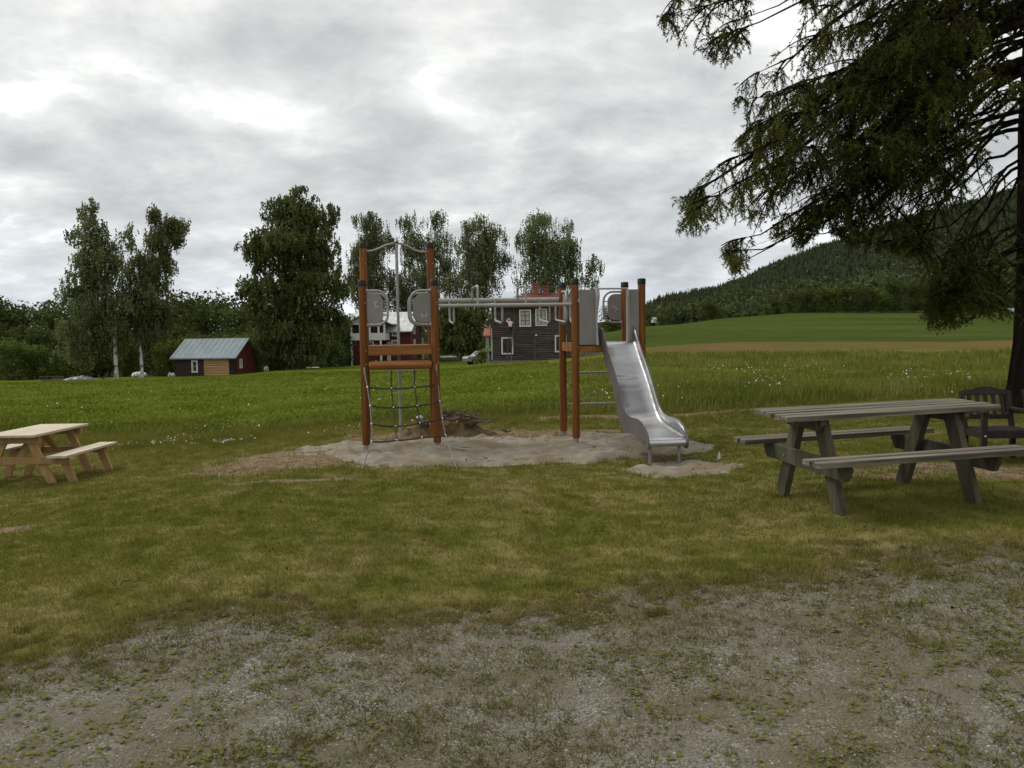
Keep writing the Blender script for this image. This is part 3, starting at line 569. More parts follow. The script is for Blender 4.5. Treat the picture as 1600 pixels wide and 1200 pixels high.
px_tree('birch_tree', 'slim birch behind the red house, leftmost of the row', 'tree', (577, 566), 146,
        [(575, 345, 22, 18), (590, 375, 26, 30), (570, 395, 32, 35), (582, 440, 38, 42), (560, 440, 24, 30), (590, 470, 34, 30)], 6800, .36, M_lbirch, M_birch, .25, 1.7, BG, void=.46)
px_tree('birch_tree', 'twin topped birch behind the climbing frame tower', 'tree', (660, 566), 148,
        [(640, 345, 18, 16), (683, 345, 17, 18), (650, 385, 32, 30), (685, 385, 26, 34), (662, 435, 46, 40), (700, 410, 16, 22), (625, 450, 22, 40), (665, 490, 48, 42)], 8200, .36, M_lbirch, M_birch, .27, 1.8, BG, void=.465)
px_tree('birch_tree', 'round topped drooping birch left of the grey log house chimneys', 'tree', (748, 564), 128,
        [(748, 350, 24, 17), (765, 370, 26, 22), (738, 385, 32, 30), (760, 410, 36, 34), (745, 440, 46, 34), (735, 490, 48, 40), (728, 525, 44, 30)], 8400, .34, M_lbirch, M_birch, .28, 1.8, BG, void=.465)
px_tree('birch_tree', 'broad drooping birch above the grey log house chimneys', 'tree', (848, 562), 126,
        [(840, 345, 30, 18), (830, 375, 26, 30), (860, 385, 38, 32), (888, 352, 9, 13), (892, 385, 18, 28), (850, 425, 48, 36), (895, 425, 20, 28), (928, 412, 13, 18), (925, 440, 12, 20), (850, 470, 50, 26)], 8000, .33, M_lbirch, M_birch, .28, 1.8, BG, void=.475)
px_tree('willow_tree', 'low dark leafy tree filling the gap left of the grey log house', 'tree', (722, 558), 100,
        [(715, 520, 32, 28), (745, 515, 26, 32), (705, 500, 28, 32), (735, 540, 22, 12), (690, 520, 22, 30)], 4200, .38, M_lbig, M_dbark, .18, .6)
# generic broadleaf trees: five prototypes
protos = []
for v in range(5):
    r = empty('broadleaf_tree', (0, 0, 0)); random.seed(20+v)
    lob = [(0, 0, 6.8, 2.6, 2.4, 2.6)]+[(random.uniform(-1.8, 1.8), random.uniform(-1.6, 1.6), random.uniform(2.6, 8.6), random.uniform(1.2, 2.2), random.uniform(1.2, 2.1), random.uniform(1.2, 2.2)) for _ in range(8)]+[(0, 0, 3.0, 2.8, 2.6, 2.4), (.9, .3, 1.2, 2.0, 2.0, 1.3), (-1., -.3, 1.2, 2.0, 2.0, 1.3)]
    make_crown('crown', lob, 4200, .42, M_ldark, r, 0, 1.0, .38)
    mb = MB(); mb.tube([(0, 0, -.5), (.05, 0, 3), (0, .1, 7)], [.25, .17, .05], 6); limbs_to(mb, Vector((0, 0, -.3)), Vector((0, 0, 8)), lob, .18, 8); mb.build('trunk', M_dbark, r, True); protos.append(r)
con = []
M_conif = foliage('spruce_needles', [(.010, .018, .008), (.020, .030, .012), (.034, .045, .017)], .15)
random.seed(5)
used = set()
def put(src, px, py, D, hpx, label, group, wf=1., name=None, mat_=None, cat='tree'):
    """copy a prototype so that its base stands at the pixel/depth and it is hpx pixels tall"""
    b = at(px, py, D); H = hpx*D/F; nat = 10.4
    o = src if id(src) not in used else copy_tree(src); used.add(id(src))
    o.name = name or o.name.split('.')[0]; o.location = b; o.rotation_euler = (0, 0, random.uniform(0, 6.28)); s = H/nat; o.scale = (s*wf, s*wf, s); tag(o, label, cat, group)
    if mat_:
        for c in o.children:
            if c.name.startswith('crown'):
                c.data = c.data if c.data.materials[0] is mat_ else c.data.copy(); c.data.materials[0] = mat_
    return o
GW = 'trees of the wood beyond the left field'
lw = [(-60, 150), (-20, 140), (14, 138), (48, 134), (78, 118), (104, 124), (130, 120), (160, 118), (196, 124), (228, 120), (262, 128), (292, 142), (316, 148), (338, 136), (362, 130), (384, 128), (412, 125), (430, 118), (515, 112), (536, 98)]
for i, (x, hh) in enumerate(lw):
    lab = 'dark broadleaf tree in the wood beyond the left field'
    if x == 14: lab = 'dark broadleaf tree at the left edge of the picture beyond the field'
    if x == 316: lab = 'dark rounded tree rising behind the shed, tallest of the wood there'
    put(protos[i % 5], x, 588+random.uniform(-2, 2), random.uniform(112, 128), hh*random.uniform(.95, 1.06), lab, GW, random.uniform(1.0, 1.3))
for i, (x, hh) in enumerate([(-30, 105), (30, 98), (70, 92), (110, 96), (150, 90), (205, 85), (262, 100), (295, 95), (330, 88), (372, 92), (400, 80)]):
    put(protos[(i+2) % 5], x, 590, random.uniform(101, 108), hh*random.uniform(.85, 1.0), 'smaller mid green tree at the front of the wood beyond the left field', 'smaller trees in front of the left wood', random.uniform(1.2, 1.5), mat_=None)
Ml = None
lightp = []
for v in (0, 2):
    c = copy_tree(protos[v]); [setattr(k, 'data', k.data.copy()) or k.data.materials.__setitem__(0, M_llight) for k in c.children if k.name.startswith('crown')]; lightp.append(c)
for i, (x, y, D, hh, wf, lab) in enumerate([(268, 586, 97, 62, 1.7, 'light green bushy tree just left of the shed'), (300, 586, 99, 68, 1.6, 'light green bushy tree behind the left end of the shed roof'), (345, 584, 99, 70, 1.6, 'light green bushy tree behind the middle of the shed roof'), (393, 582, 98, 66, 1.7, 'light green bushy tree behind the right end of the shed'),
        (120, 590, 97, 50, 1.8, 'light green bush behind the tarpaulin heap'), (20, 594, 95, 70, 1.7, 'light green bushy tree in front of the wood at the left edge'), (60, 592, 97, 60, 1.6, 'light green bush behind the wooden frame in the field'),
        (700, 556, 140, 50, 1.6, 'light green bushy tree seen between the red house and the log house'), (531, 568, 120, 30, 1.0, 'dark bush at the left corner of the red house'), (655, 560, 118, 16, 2., 'small green shrub at the right corner of the red house')]):
    put(lightp[i % 2], x, y, D, hh, lab, None, wf, 'leafy_bush', cat='bush')
for c in range(3):
    put(protos[c], (955, 975, 1000)[c], 532, (190, 200, 210)[c], (62, 56, 60)[c], ('dark tree seen through the slide tower, leftmost', 'dark tree seen through the middle of the slide tower', 'dark tree behind the right post of the slide tower')[c], None, 1.3)
# right: trees at the foot of the hill
GR = 'broadleaf trees along the foot of the wooded hill'
for i, (x, y, D, hh, wf, lg) in enumerate([(1035, 508, 330, 26, 1.3, 1), (1052, 505, 345, 16, 1.3, 0), (1108, 503, 330, 38, 1.5, 0), (1125, 502, 335, 26, 1.4, 1), (1152, 499, 320, 14, 1.6, 1), (1165, 498, 320, 14, 1.6, 1), (1180, 496, 320, 14, 1.7, 1), (1198, 494, 315, 22, 1.4, 1), (1215, 492, 300, 30, 1.4, 0), (1235, 490, 290, 40, 1.3, 0),
        (1252, 497, 258, 38, 1.4, 0), (1275, 498, 256, 44, 1.4, 0), (1300, 497, 256, 48, 1.3, 1), (1325, 497, 258, 50, 1.3, 0), (1350, 496, 258, 46, 1.4, 0), (1378, 495, 258, 44, 1.4, 1), (1400, 494, 256, 58, 1.1, 0), (1428, 493, 258, 56, 1.2, 0), (1455, 492, 258, 44, 1.4, 0), (1480, 491, 258, 46, 1.4, 1), (1508, 490, 258, 44, 1.4, 0), (1535, 489, 258, 44, 1.4, 0), (1560, 488, 258, 42, 1.4, 0), (1590, 487, 258, 44, 1.4, 0), (1620, 487, 258, 46, 1.4, 0),
        (1265, 480, 300, 40, 1.4, 0), (1330, 478, 300, 45, 1.4, 0), (1370, 476, 300, 50, 1.4, 1), (1440, 474, 300, 50, 1.4, 0), (1500, 472, 300, 50, 1.4, 0), (1560, 470, 300, 50, 1.4, 0), (1060, 500, 420, 30, 1.3, 0), (1085, 498, 430, 30, 1.4, 0), (1035, 500, 420, 32, 1.4, 0)]):
    p = (lightp[i % 2] if lg else protos[i % 5])
    b = at(x, y, D); zz = gz(b.x, b.y); o = put(p, x, y, D, hh, 'round green broadleaf tree along the foot of the wooded hill', GR, wf); o.location.z = zz-.2
for c, (x, lab) in enumerate([(1108, 'dark broad tree standing alone at the far edge of the green field'), (1035, 'pale green rounded tree beside the far white house')]):
    for o in COL.objects:
        if o.get('group') == GR and abs(to_px(np.array(o.location))[0]-x) < 1.2: o['label'] = lab; break
# wooded hillside: conifers and broadleaf as one far-off wood
def hill_wood():
    n = 14000; D = rng.uniform(262, 900, n); u = rng.uniform(.145, .85, n); X = D*u; Y = D; Z = hz_(X, Y)
    px, py = to_px(np.stack([X, Y, Z], -1)); k = ((D > 330) | (px > 1235)) & (D > np.interp(px, [1000, 1230, 1245], [420, 330, 285])); X, Y, Z, D = X[k], Y[k], Z[k], D[k]; n = len(X)
    H = rng.uniform(4.5, 10, n)*(.7+.7*fbm(np.stack([X*.02, Y*.02], -1), 3)); Vs = []; Fs = []; Ts = []; b = 0; up = sst(400, 540, D+rng.normal(0, 50, n)+(fbm(np.stack([X*.01, Y*.01], -1), 3)-.5)*320)
    for i in range(n):
        h = H[i]; t0 = rng.normal(.5, .22)
        if rng.random() < up[i]*.93:
            for (z0, z1, r) in ((.08, .55, .24), (.3, .8, .17), (.55, 1.0, .10)):
                m_ = 6; a = np.arange(m_)*2*np.pi/m_+rng.uniform(0, 1); rr = r*h*rng.uniform(.7, 1.25, m_)
                ring = np.stack([X[i]+np.cos(a)*rr, Y[i]+np.sin(a)*rr, np.full(m_, Z[i]+z0*h)+rng.uniform(-.05, .03, m_)*h], -1)
                Vs.append(np.vstack([ring, [[X[i], Y[i], Z[i]+z1*h]]])); Fs += [(b+q, b+(q+1) % m_, b+m_) for q in range(m_)]; Ts += [t0*.42]*7; b += 7
        else:
            m_ = 34; h = h*1.15*rng.uniform(.8, 1.4); d = rng.normal(size=(m_, 3)); d /= np.linalg.norm(d, axis=1)[:, None]; d[:, 2] = np.abs(d[:, 2])*1.0-.15; r = h*.33
            P = np.array([X[i], Y[i], Z[i]+h*.4])+d*np.array([r, r, r*1.1])
            d2 = rng.normal(size=(m_, 3)); e2 = rng.normal(size=(m_, 3)); s = r*.25
            Vs.append(np.stack([P-d2*s*.6, P+e2*s*.6, P+d2*s*.6], 1).reshape(-1, 3)); Fs += [(b+3*q, b+3*q+1, b+3*q+2) for q in range(m_)]; Ts += list(np.repeat(np.clip(.55+rng.normal(0, .12, m_)+(t0-.45)*.6, 0, 1), 3)); b += 3*m_
    M = foliage('hill_wood', [(.020, .025, .015), (.040, .046, .024), (.078, .090, .038), (.11, .125, .05)], .15)
    tag(np_mesh('hillside_wood', np.vstack(Vs), np.array(Fs), M, attrs={'tint': np.array(Ts)}), 'dark spruce wood covering the hillside behind the fields', 'wood', kind='stuff')
hill_wood()
# ------------------------------------------------------------------ buildings
def wall_box(mb, x0, x1, z0, z1, y0, y1): return mb.box(((x0+x1)/2, (y0+y1)/2, (z0+z1)/2), (x1-x0, y1-y0, z1-z0))
def logs(mb, x0, x1, z0, z1, y, t, hgt=.2):
    k = max(1, round((z1-z0)/hgt)); h = (z1-z0)/k
    for i in range(k):
        c = z0+h*(i+.5); r = h/2
        pr = [(-t/2, -r), (-t/2-r*.35, -r*.5), (-t/2-r*.45, 0), (-t/2-r*.35, r*.5), (-t/2, r*.96), (t/2, r*.96), (t/2, -r)]
        j = random.uniform(-.012, .012); n_ = len(pr); vs = [(x0, y+p[0]+j, c+p[1]) for p in pr]+[(x1, y+p[0]+j, c+p[1]) for p in pr]
        mb.add(vs, [tuple(range(n_)), tuple(range(2*n_-1, n_-1, -1))]+[(q, (q+1) % n_, (q+1) % n_+n_, q+n_) for q in range(n_)])
    return mb
def window(parent, x, z, w, h, y, side='front', frame=.11, bars=1, cross=0, curtain=False, sash=M_sash, fm=M_wpaint, glass=M_glass):
    """window centred at x,z on a wall whose outer face is y (front: -Y) or on the +X gable (x is then along y)"""
    def mk(mb, cx_, cz, ww, hh, off, dep):
        if side == 'front': mb.box((cx_, y-off, cz), (ww, dep, hh))
        else: mb.box((y+off, cx_, cz), (dep, ww, hh))
    mb = MB()
    mk(mb, x-w/2-frame/2, z, frame, h+2*frame, .04, .08); mk(mb, x+w/2+frame/2, z, frame, h+2*frame, .04, .08); mk(mb, x, z+h/2+frame/2, w, frame, .04, .08); mk(mb, x, z-h/2-frame/2, w, frame, .045, .09)
    o = mb.build('window', fm, parent)
    g = MB(); mk(g, x, z, w, h, .006, .012); g.build('pane', M_curtain if curtain else glass, o)
    s = MB()
    for i in range(bars): mk(s, x-w/2+w*(i+1)/(bars+1), z, .07, h, .024, .02)
    for i in range(cross): mk(s, x, z-h/2+h*(i+1)/(cross+1), w, .05, .03, .018)
    mk(s, x-w/2+.03, z, .06, h, .021, .022); mk(s, x+w/2-.03, z, .06, h, .021, .022); mk(s, x, z+h/2-.025, w-.118, .05, .0205, .021); mk(s, x, z-h/2+.025, w-.118, .05, .0205, .021)
    s.build('sash', sash, o); return o
def gable_roof(mb, x0, x1, y0, y1, ze, zr, t=.14, over=.35):   # ridge along x
    ym = (y0+y1)/2; sl = (zr-ze)/(ym-y0)
    for sg, ya in ((-1, y0), (1, y1)):
        ye = ya+sg*over; z_e = ze-over*sl
        mb.add([(x0, ye, z_e), (x1, ye, z_e), (x1, ym, zr), (x0, ym, zr), (x0, ye, z_e+t), (x1, ye, z_e+t), (x1, ym, zr+t), (x0, ym, zr+t)],
               [(0, 1, 2, 3), (4, 7, 6, 5), (0, 4, 5, 1), (1, 5, 6, 2), (3, 2, 6, 7), (0, 3, 7, 4)])
    return mb
def gable_tri(mb, x, y0, y1, ze, zr, t=.1):
    mb.add([(x, y0, ze), (x, y1, ze), (x, (y0+y1)/2, zr), (x-t, y0, ze), (x-t, y1, ze), (x-t, (y0+y1)/2, zr)], [(0, 1, 2), (3, 5, 4), (0, 3, 4, 1), (1, 4, 5, 2), (2, 5, 3, 0)]); return mb
def seams(mb, x0, x1, y0, y1, ze, zr, over, step, t=.14, w=.05, h=.04):
    ym = (y0+y1)/2; sl = (zr-ze)/(ym-y0); x = x0+step/2
    while x < x1:
        mb.beam((x, y0-over+.03, ze-over*sl+t+h/2), (x, ym, zr+t+h/2), w, h); x += step
    return mb
# --- shed
D = 85; s = D/F; o = at(276, 587, D); W = 98*s; Hh = 30*s+.1
shed = empty('shed', (o.x, o.y, o.z-.1), rad(-9), 'small log shed with pale metal roof, new pale logs in its front wall', 'shed')
dp = 5.2
logs(MB(), 0, W*.475, 0, Hh, .1, .2, .22).build('log_wall', M_logshed, shed)
logs(MB(), W*.478, W*.90, .05, Hh-.0, .09, .2, .24).build('log_wall', M_lognew, shed)['label'] = 'new pale log section of wall'
wall_box(MB(), W*.903, W, 0, Hh, 0, .2).build('corner_board', M_teak, shed)
m_ = MB(); wall_box(m_, .02, W-.02, 0, Hh, .22, dp-.02); m_.build('inner_wall', M_logshed, shed)
m_ = MB(); wall_box(m_, W-.018, W+.06, 0, Hh, .2, dp); gable_tri(m_, W+.06, 0, dp, Hh, Hh+1.6); m_.build('gable_wall', M_red, shed)
gable_roof(MB(), -.45, W+.35, 0, dp, Hh, Hh+1.65, .12, .45).build('roof', M_roofgrey, shed)
seams(MB(), -.45, W+.35, 0, dp, Hh, Hh+1.65, .45, .6, .12, .04, .03).build('roof_seams', M_roofgrey, shed)
window(shed, W*.325, Hh*.50, .42, 1.0, -.06, 'front', .13, 0, 1, fm=M_wpaint); window(shed, 1.1, Hh*.6, .35, .75, W+.06, 'side', .1, 0, 0, curtain=True)
# --- red house
D = 125; s = D/F; o = at(538, 569, D)
rh = empty('farmhouse', (o.x, o.y, o.z-.2), rad(-7), 'dark red two storey farmhouse with white veranda and pale metal roof', 'house')
W = 106*s; E_ = 55*s; dp = 7.5; RZ = E_+2.5
m_ = MB(); wall_box(m_, 0, W, 0, E_, 0, dp); m_.build('wall', M_red, rh)
m_ = MB(); gable_tri(m_, W, 0, dp, E_+.002, RZ-.05); m_.build('gable', M_red, rh); gable_tri(MB(), .1, 0, dp, E_+.002, RZ-.05).build('gable', M_red, rh)
gable_roof(MB(), -.5, W+.45, 0, dp, E_, RZ, .16, .6).build('roof', M_roofmet, rh); seams(MB(), -.5, W+.45, 0, dp, E_, RZ, .6, .9, .16, .06, .05).build('roof_seams', M_roofmet, rh)
def hx(px_): return (px_-538)*s
def hzz(py_): return (568-py_)*s
for (px_, py_, w_, h_, b_, c_) in [(554.5, 542, 3.5, 17, 0, 2), (620.5, 535.5, 9, 9, 2, 1), (621.5, 519, 9, 6, 1, 0)]:
    window(rh, hx(px_), hzz(py_), w_*s, h_*s, 0, 'front', .16, b_, c_)
for z_ in (514.5, 535): window(rh, 2.6, hzz(z_), .75, .85, W, 'side', .16, 1, 0)
m_ = MB(); wall_box(m_, W-.08, W+.03, 0, E_, -.03, .1); m_.build('corner_trim', M_red, rh); wall_box(MB(), -.03, .1, 0, E_, -.03, .1).build('corner_trim', M_red, rh)
# veranda
vx0, vx1, vd = hx(557), hx(612), 2.4
va = MB(); z0, z1 = hzz(529), hzz(505)
wall_box(va, vx0, vx1, z0, hzz(518), -vd, -vd+.12); wall_box(va, vx1-.12, vx1, z0, hzz(518), -vd+.12, -.002); wall_box(va, vx0, vx0+.12, z0, hzz(518), -vd+.12, -.002); wall_box(va, vx0+.12, vx1-.12, z0, z0+.12, -vd+.12, -.01)
va.build('balcony_parapet', M_wpaint, rh)
va = MB()
for a in (vx0, hx(571), hx(586), hx(600), vx1-.28): wall_box(va, a, a+.28, hzz(518)+.001, z1, -vd, -vd+.14)
wall_box(va, vx0, vx1, z1, z1+.3, -vd, -vd+.14); va.build('balcony_frame', M_wpaint, rh)
m_ = MB(); wall_box(m_, vx0+.13, vx1-.13, hzz(518), z1, -vd+.5, -vd+.55); m_.build('balcony_glass', M_glass, rh)
for a in (vx0, hx(603)): wall_box(MB(), a, a+.26, 0, z0-.001, -vd, -vd+.22).build('veranda_post', M_wpaint, rh)
m_ = MB(); wall_box(m_, vx0+.3, hx(602), 0, z0-.01, -vd+.25, -vd+.4); m_.build('lower_wall', M_red, rh)
window(rh, hx(583), hzz(536.5), 16*s, 9*s, -vd+.25, 'front', .17, 3, 1, fm=M_sash)
m_ = MB(); wall_box(m_, hx(607), hx(613), .1, hzz(532), -.06, -.01); d_ = m_.build('door', M_wpaint, rh); wall_box(MB(), hx(609), hx(611.5), hzz(546), hzz(534.5), -.075, -.063).build('pane', M_glass, d_)
# veranda gablet: ridge along y
xm = (vx0+vx1)/2; zp = z1+.3; gx0, gx1 = vx0-1.1, vx1+1.1; zk = hzz(487)
m_ = MB(); zl = zp-.35
for xa in (gx0, gx1):
    m_.add([(xa, -vd-.5, zl), (xm, -vd-.5, zk), (xm, 2.4, zk), (xa, 2.4, zl), (xa, -vd-.5, zl+.14), (xm, -vd-.5, zk+.14), (xm, 2.4, zk+.14), (xa, 2.4, zl+.14)], [(0, 1, 2, 3), (4, 7, 6, 5), (0, 4, 5, 1), (1, 5, 6, 2), (2, 6, 7, 3), (3, 7, 4, 0)])
m_.build('veranda_roof', M_roofmet, rh)
MB().add([(vx0, -vd-.1, zp), (vx1, -vd-.1, zp), (xm, -vd-.1, zk-.1), (vx0, -vd+.05, zp), (vx1, -vd+.05, zp), (xm, -vd+.05, zk-.1)], [(0, 1, 2), (3, 5, 4), (0, 3, 4, 1), (1, 4, 5, 2), (2, 5, 3, 0)]).build('veranda_gable', M_panelp, rh)
# --- log house
D = 79; s = D/F; o = at(769, 566, D)
lh = empty('log_house', (o.x, o.y, o.z-.1), rad(1.5), 'weathered dark grey two storey log house with red roof and two chimneys', 'house')
W = 137*s; E_ = 90*s; dp = 7.0; RZ = E_+1.25
lg = logs(MB(), 0, W, .25, E_, .1, .2, .215).build('log_wall', M_log, lh)
m_ = MB(); wall_box(m_, .02, W-.02, 0, E_, .22, dp); m_.build('inner_wall', M_log, lh)
m_ = MB(); wall_box(m_, -.03, W+.03, -.4, .24, -.04, .2); m_.build('stone_footing', M_stone, lh)
ov = .42; x0_, x1_, y0_, y1_ = -ov, W+ov, -ov, dp+ov; ra, rb = W*.45, W*.80; ze_ = E_-.02
MB().add([(x0_, y0_, ze_), (x1_, y0_, ze_), (x1_, y1_, ze_), (x0_, y1_, ze_), (ra, dp/2, RZ), (rb, dp/2, RZ)], [(0, 1, 5, 4), (1, 2, 5), (2, 3, 4, 5), (3, 0, 4), (3, 2, 1, 0)]).build('roof', M_tiledk, lh)
m_ = MB(); m_.box((W/2, -.46, E_-.16), (W+.8, .05, .2)); m_.build('eave_board', M_tiledk, lh)
def lx(px_): return (px_-769)*s
def lz(py_): return (566-py_)*s
for (px_, py_, cu) in [(821.5, 496.5, 1), (846.5, 495.5, 1), (793, 539, 0), (876.5, 537, 0)]:
    window(lh, lx(px_), lz(py_), .86, 1.36, -.075, 'front', .13, 1, 2, curtain=bool(cu), sash=M_logshed if not cu else M_dbark)
for px_, a, b in ((804, 519, 476), (836, 562, 520), (865, 519, 476)):
    m_ = MB(); zz = lz(a)
    m_.box((lx(px_), -.075, (lz(a)+lz(b))/2), (.14, .07, lz(b)-lz(a))); o_ = m_.build('joint_board', M_log, lh)
    m_ = MB(); zz = lz(a)+.1
    while zz < lz(b)-.1: m_.box((lx(px_), -.125, zz), (.07, .03, .07)); zz += .22
    m_.build('log_end', M_stone, o_)
for px_, w_, top in ((842, 9.5, 441), (858, 9.0, 446)):
    xx = lx(px_); m_ = MB(); m_.box((xx, dp/2-.1, (lz(top)+E_+1.0)/2), (w_*s, .6, lz(top)-E_-1.0)); c_ = m_.build('chimney', M_brick, lh)
    m_ = MB(); m_.box((xx, dp/2-.1, lz(top)+.06), (w_*s+.16, .76, .12)); m_.box((xx, dp/2-.1, lz(top)-.28), (w_*s+.12, .72, .1)); m_.build('chimney_cap', M_brick, c_)
m_ = MB(); m_.tube([at(755.5, 507, D-.4)-Vector(lh.location), at(759, 509.5, D-.4)-Vector(lh.location), at(767.8, 513, D-.3)-Vector(lh.location), at(768.8, 540, D-.3)-Vector(lh.location), at(769, 563, D-.3)-Vector(lh.location)], .06, 6); m_.build('downpipe', M_lead, lh)
m_ = MB(); a = at(755, 526, D+1)-Vector(lh.location); b = at(767, 526, D+1)-Vector(lh.location); c_ = at(767, 515, D+3)-Vector(lh.location); d_ = at(758, 515, D+3)-Vector(lh.location); up = Vector((0, 0, .12))
m_.add([a, b, c_, d_, a+up, b+up, c_+up, d_+up], [(0, 1, 2, 3), (4, 7, 6, 5), (0, 4, 5, 1), (1, 5, 6, 2), (2, 6, 7, 3), (3, 7, 4, 0)]); m_.build('porch_roof', M_tile, lh)
for px_ in (760.5, 763): 
    p = at(px_, 527, D+1.2)-Vector(lh.location); MB().box((p.x, p.y, p.z/2), (.14, .14, p.z)).build('porch_post', M_lead, lh)
m_ = MB(); m_.box((lx(838.5), -.02, lz(523)), (.16, .1, .16)); m_.build('wall_lamp', M_wpaint, lh)
# ladder and person
pa = at(795, 567, 77.6); pb = at(798.5, 517, 78.75); ld = empty('ladder', pa, 0, 'thin wooden ladder leaning on the wall of the grey log house', 'ladder'); dlt = pb-pa
for dx in (-.2, .2): MB().beam((dx, 0, 0), (dlt.x+dx, dlt.y, dlt.z), .07, .04, (0, 1, 0)).build('rail', M_root, ld)
for i in range(11): MB().tube([Vector((-.19, 0, 0))+dlt*((i+.5)/11), Vector((.19, 0, 0))+dlt*((i+.5)/11)], .018, 5).build('rung', M_root, ld)
def person():
    sk = {'pel': ((0, 0, .95), .13), 'wai': ((0, .0, 1.1), .125), 'che': ((-.02, .03, 1.33), .165), 'nek': ((-.04, .05, 1.5), .06), 'hd0': ((-.06, .05, 1.58), .075), 'hd1': ((-.09, .06, 1.68), .105), 'hd2': ((-.10, .06, 1.76), .07),
          'shL': ((-.2, .05, 1.42), .06), 'elL': ((-.33, .22, 1.55), .045), 'haL': ((-.22, .42, 1.72), .035), 'shR': ((.18, .05, 1.42), .06), 'elR': ((.30, .2, 1.3), .045), 'haR': ((.24, .42, 1.38), .035),
          'hiL': ((-.1, 0, .9), .1), 'knL': ((-.12, .12, .5), .065), 'anL': ((-.12, .02, .09), .045), 'toL': ((-.12, .2, .04), .04), 'hiR': ((.1, 0, .9), .1), 'knR': ((.13, .2, .62), .065), 'anR': ((.12, .08, .31), .045), 'toR': ((.12, .26, .27), .04)}
    ks = list(sk); ed = [('pel', 'wai'), ('wai', 'che'), ('che', 'nek'), ('nek', 'hd0'), ('hd0', 'hd1'), ('hd1', 'hd2'), ('che', 'shL'), ('shL', 'elL'), ('elL', 'haL'), ('che', 'shR'), ('shR', 'elR'), ('elR', 'haR'), ('pel', 'hiL'), ('hiL', 'knL'), ('knL', 'anL'), ('anL', 'toL'), ('pel', 'hiR'), ('hiR', 'knR'), ('knR', 'anR'), ('anR', 'toR')]
    me = bpy.data.meshes.new('person'); me.from_pydata([sk[k][0] for k in ks], [(ks.index(a), ks.index(b)) for a, b in ed], []); ob = bpy.data.objects.new('person', me); COL.objects.link(ob)
    sm = ob.modifiers.new('skin', 'SKIN'); 
    for i, k in enumerate(ks): me.skin_vertices[0].data[i].radius = (sk[k][1], sk[k][1])
    me.skin_vertices[0].data[0].use_root = True
    ss_ = ob.modifiers.new('sub', 'SUBSURF'); ss_.levels = 2; ss_.render_levels = 2
    dg = bpy.context.evaluated_depsgraph_get(); m2 = bpy.data.meshes.new_from_object(ob.evaluated_get(dg)); ob.modifiers.clear(); ob.data = m2
    m2.materials.clear()
    for m_ in (M_skin, M_shirt, M_pants, M_hair): m2.materials.append(m_)
    for p in m2.polygons:
        c = p.center; k = 2 if c.z < 1.0 else 1
        if c.z > 1.5 and abs(c.x+.08) < .14: k = 0 if c.z < 1.64 or c.y > .14 else 3
        if c.y > .36: k = 0
        p.material_index = k; p.use_smooth = True
    return ob
pr = person(); pr.location = at(797.5, 527, 78.2)-Vector((0, 0.45, 0)); pr.scale = (1.0, 1.0, 1.0)
tag(pr, 'person in pale shirt and dark trousers standing on a ladder at the log house', 'person')
# bush, car, stone wall, piles near the houses
put(lightp[1], 752, 568, 75, 24, 'rounded dark green bush in front of the left corner of the log house', None, 1.9, 'leafy_bush', cat='bush')
def car(loc, rz):
    r = empty('parked_car', loc, rz, 'silver car partly hidden behind the bush by the log house', 'car')
    pr_ = [(-2.1, .35), (-2.15, .7), (-2.0, .85), (-1.3, .92), (-.7, 1.38), (.7, 1.42), (1.4, 1.0), (2.05, .85), (2.15, .55), (2.1, .3)]
    MB().prism(pr_, 1.65).build('body', M_silver, r, bevel=.06)
    for sg in (-1, 1):
        MB().prism([(-1.15, .95), (-.65, 1.3), (.65, 1.34), (1.2, 1.0)], .02, Matrix.Translation((0, sg*.835, 0))).build('side_window', M_glass, r)
        for x in (-1.3, 1.3):
            w = MB().tube([(x, sg*.86, .32), (x, sg*.68, .32)], .32, 16).build('wheel', M_tyre, r); MB().tube([(x, sg*.875, .32), (x, sg*.861, .32)], .19, 12).build('rim', M_galv, w)
    return r
p = at(757, 556, 84); car((p.x, p.y, gz(p.x, p.y)), rad(20))
p = at(905, 560, 88); w = empty('stone_wall', (p.x, p.y, gz(p.x, p.y)-.1), 0, 'low pale grey stone wall right of the grey log house', 'wall')
for i in range(3):
    for k in range(5): MB().box((.35+k*.55-(.2 if i % 2 else 0), 0, .2+i*.3), (.52, .4, .28)).build('stone', M_stone, w)
def heap(name, px, py, D, wpx, hpx, mt, label, cat, jit=.25, nseg=10, mass=6, zs=1.):
    p = at(px, py, D); s = D/F; m_ = MB(); ww = wpx*s; hh = hpx*s
    for i in range(mass):
        t = (i+.5)/mass-.5; m_.sphere((t*ww*.8, random.uniform(-.2, .2)*ww*.4, hh*.15), 1, nseg, 7, (ww*random.uniform(.16, .26), ww*.2, hh*random.uniform(.6, .85)*(1-abs(t))), jit)
    o = m_.build(name, mt); o.location = (p.x, p.y, p.z); return tag(o, label, cat)
heap('tarpaulin_heap', 128, 600, 76, 52, 16, M_tarp, 'grey tarpaulin draped over a long low heap at the field edge', 'tarpaulin', .12)
heap('stone_heap', 62, 604, 75, 14, 12, M_stone, 'small brown and grey stump heap at the left field edge', 'heap', .3, 7, 3)
heap('white_sack', 218, 587, 90, 22, 8, M_wpaint, 'white wrapped heap on the grass under the left birches', 'heap', .2, 8, 4)
heap('white_sack', 268, 588, 90, 13, 8, M_wpaint, 'white sack leaning at the left end of the shed', 'sack', .2, 8, 2)
heap('white_sack', 416, 579, 92, 11, 10, M_wpaint, 'white bag on the grass right of the shed', 'bag', .3, 7, 2)
heap('white_board', 492, 577, 96, 34, 4, M_wpaint, 'low strip of white debris under the big tree', 'debris', .2, 7, 6)
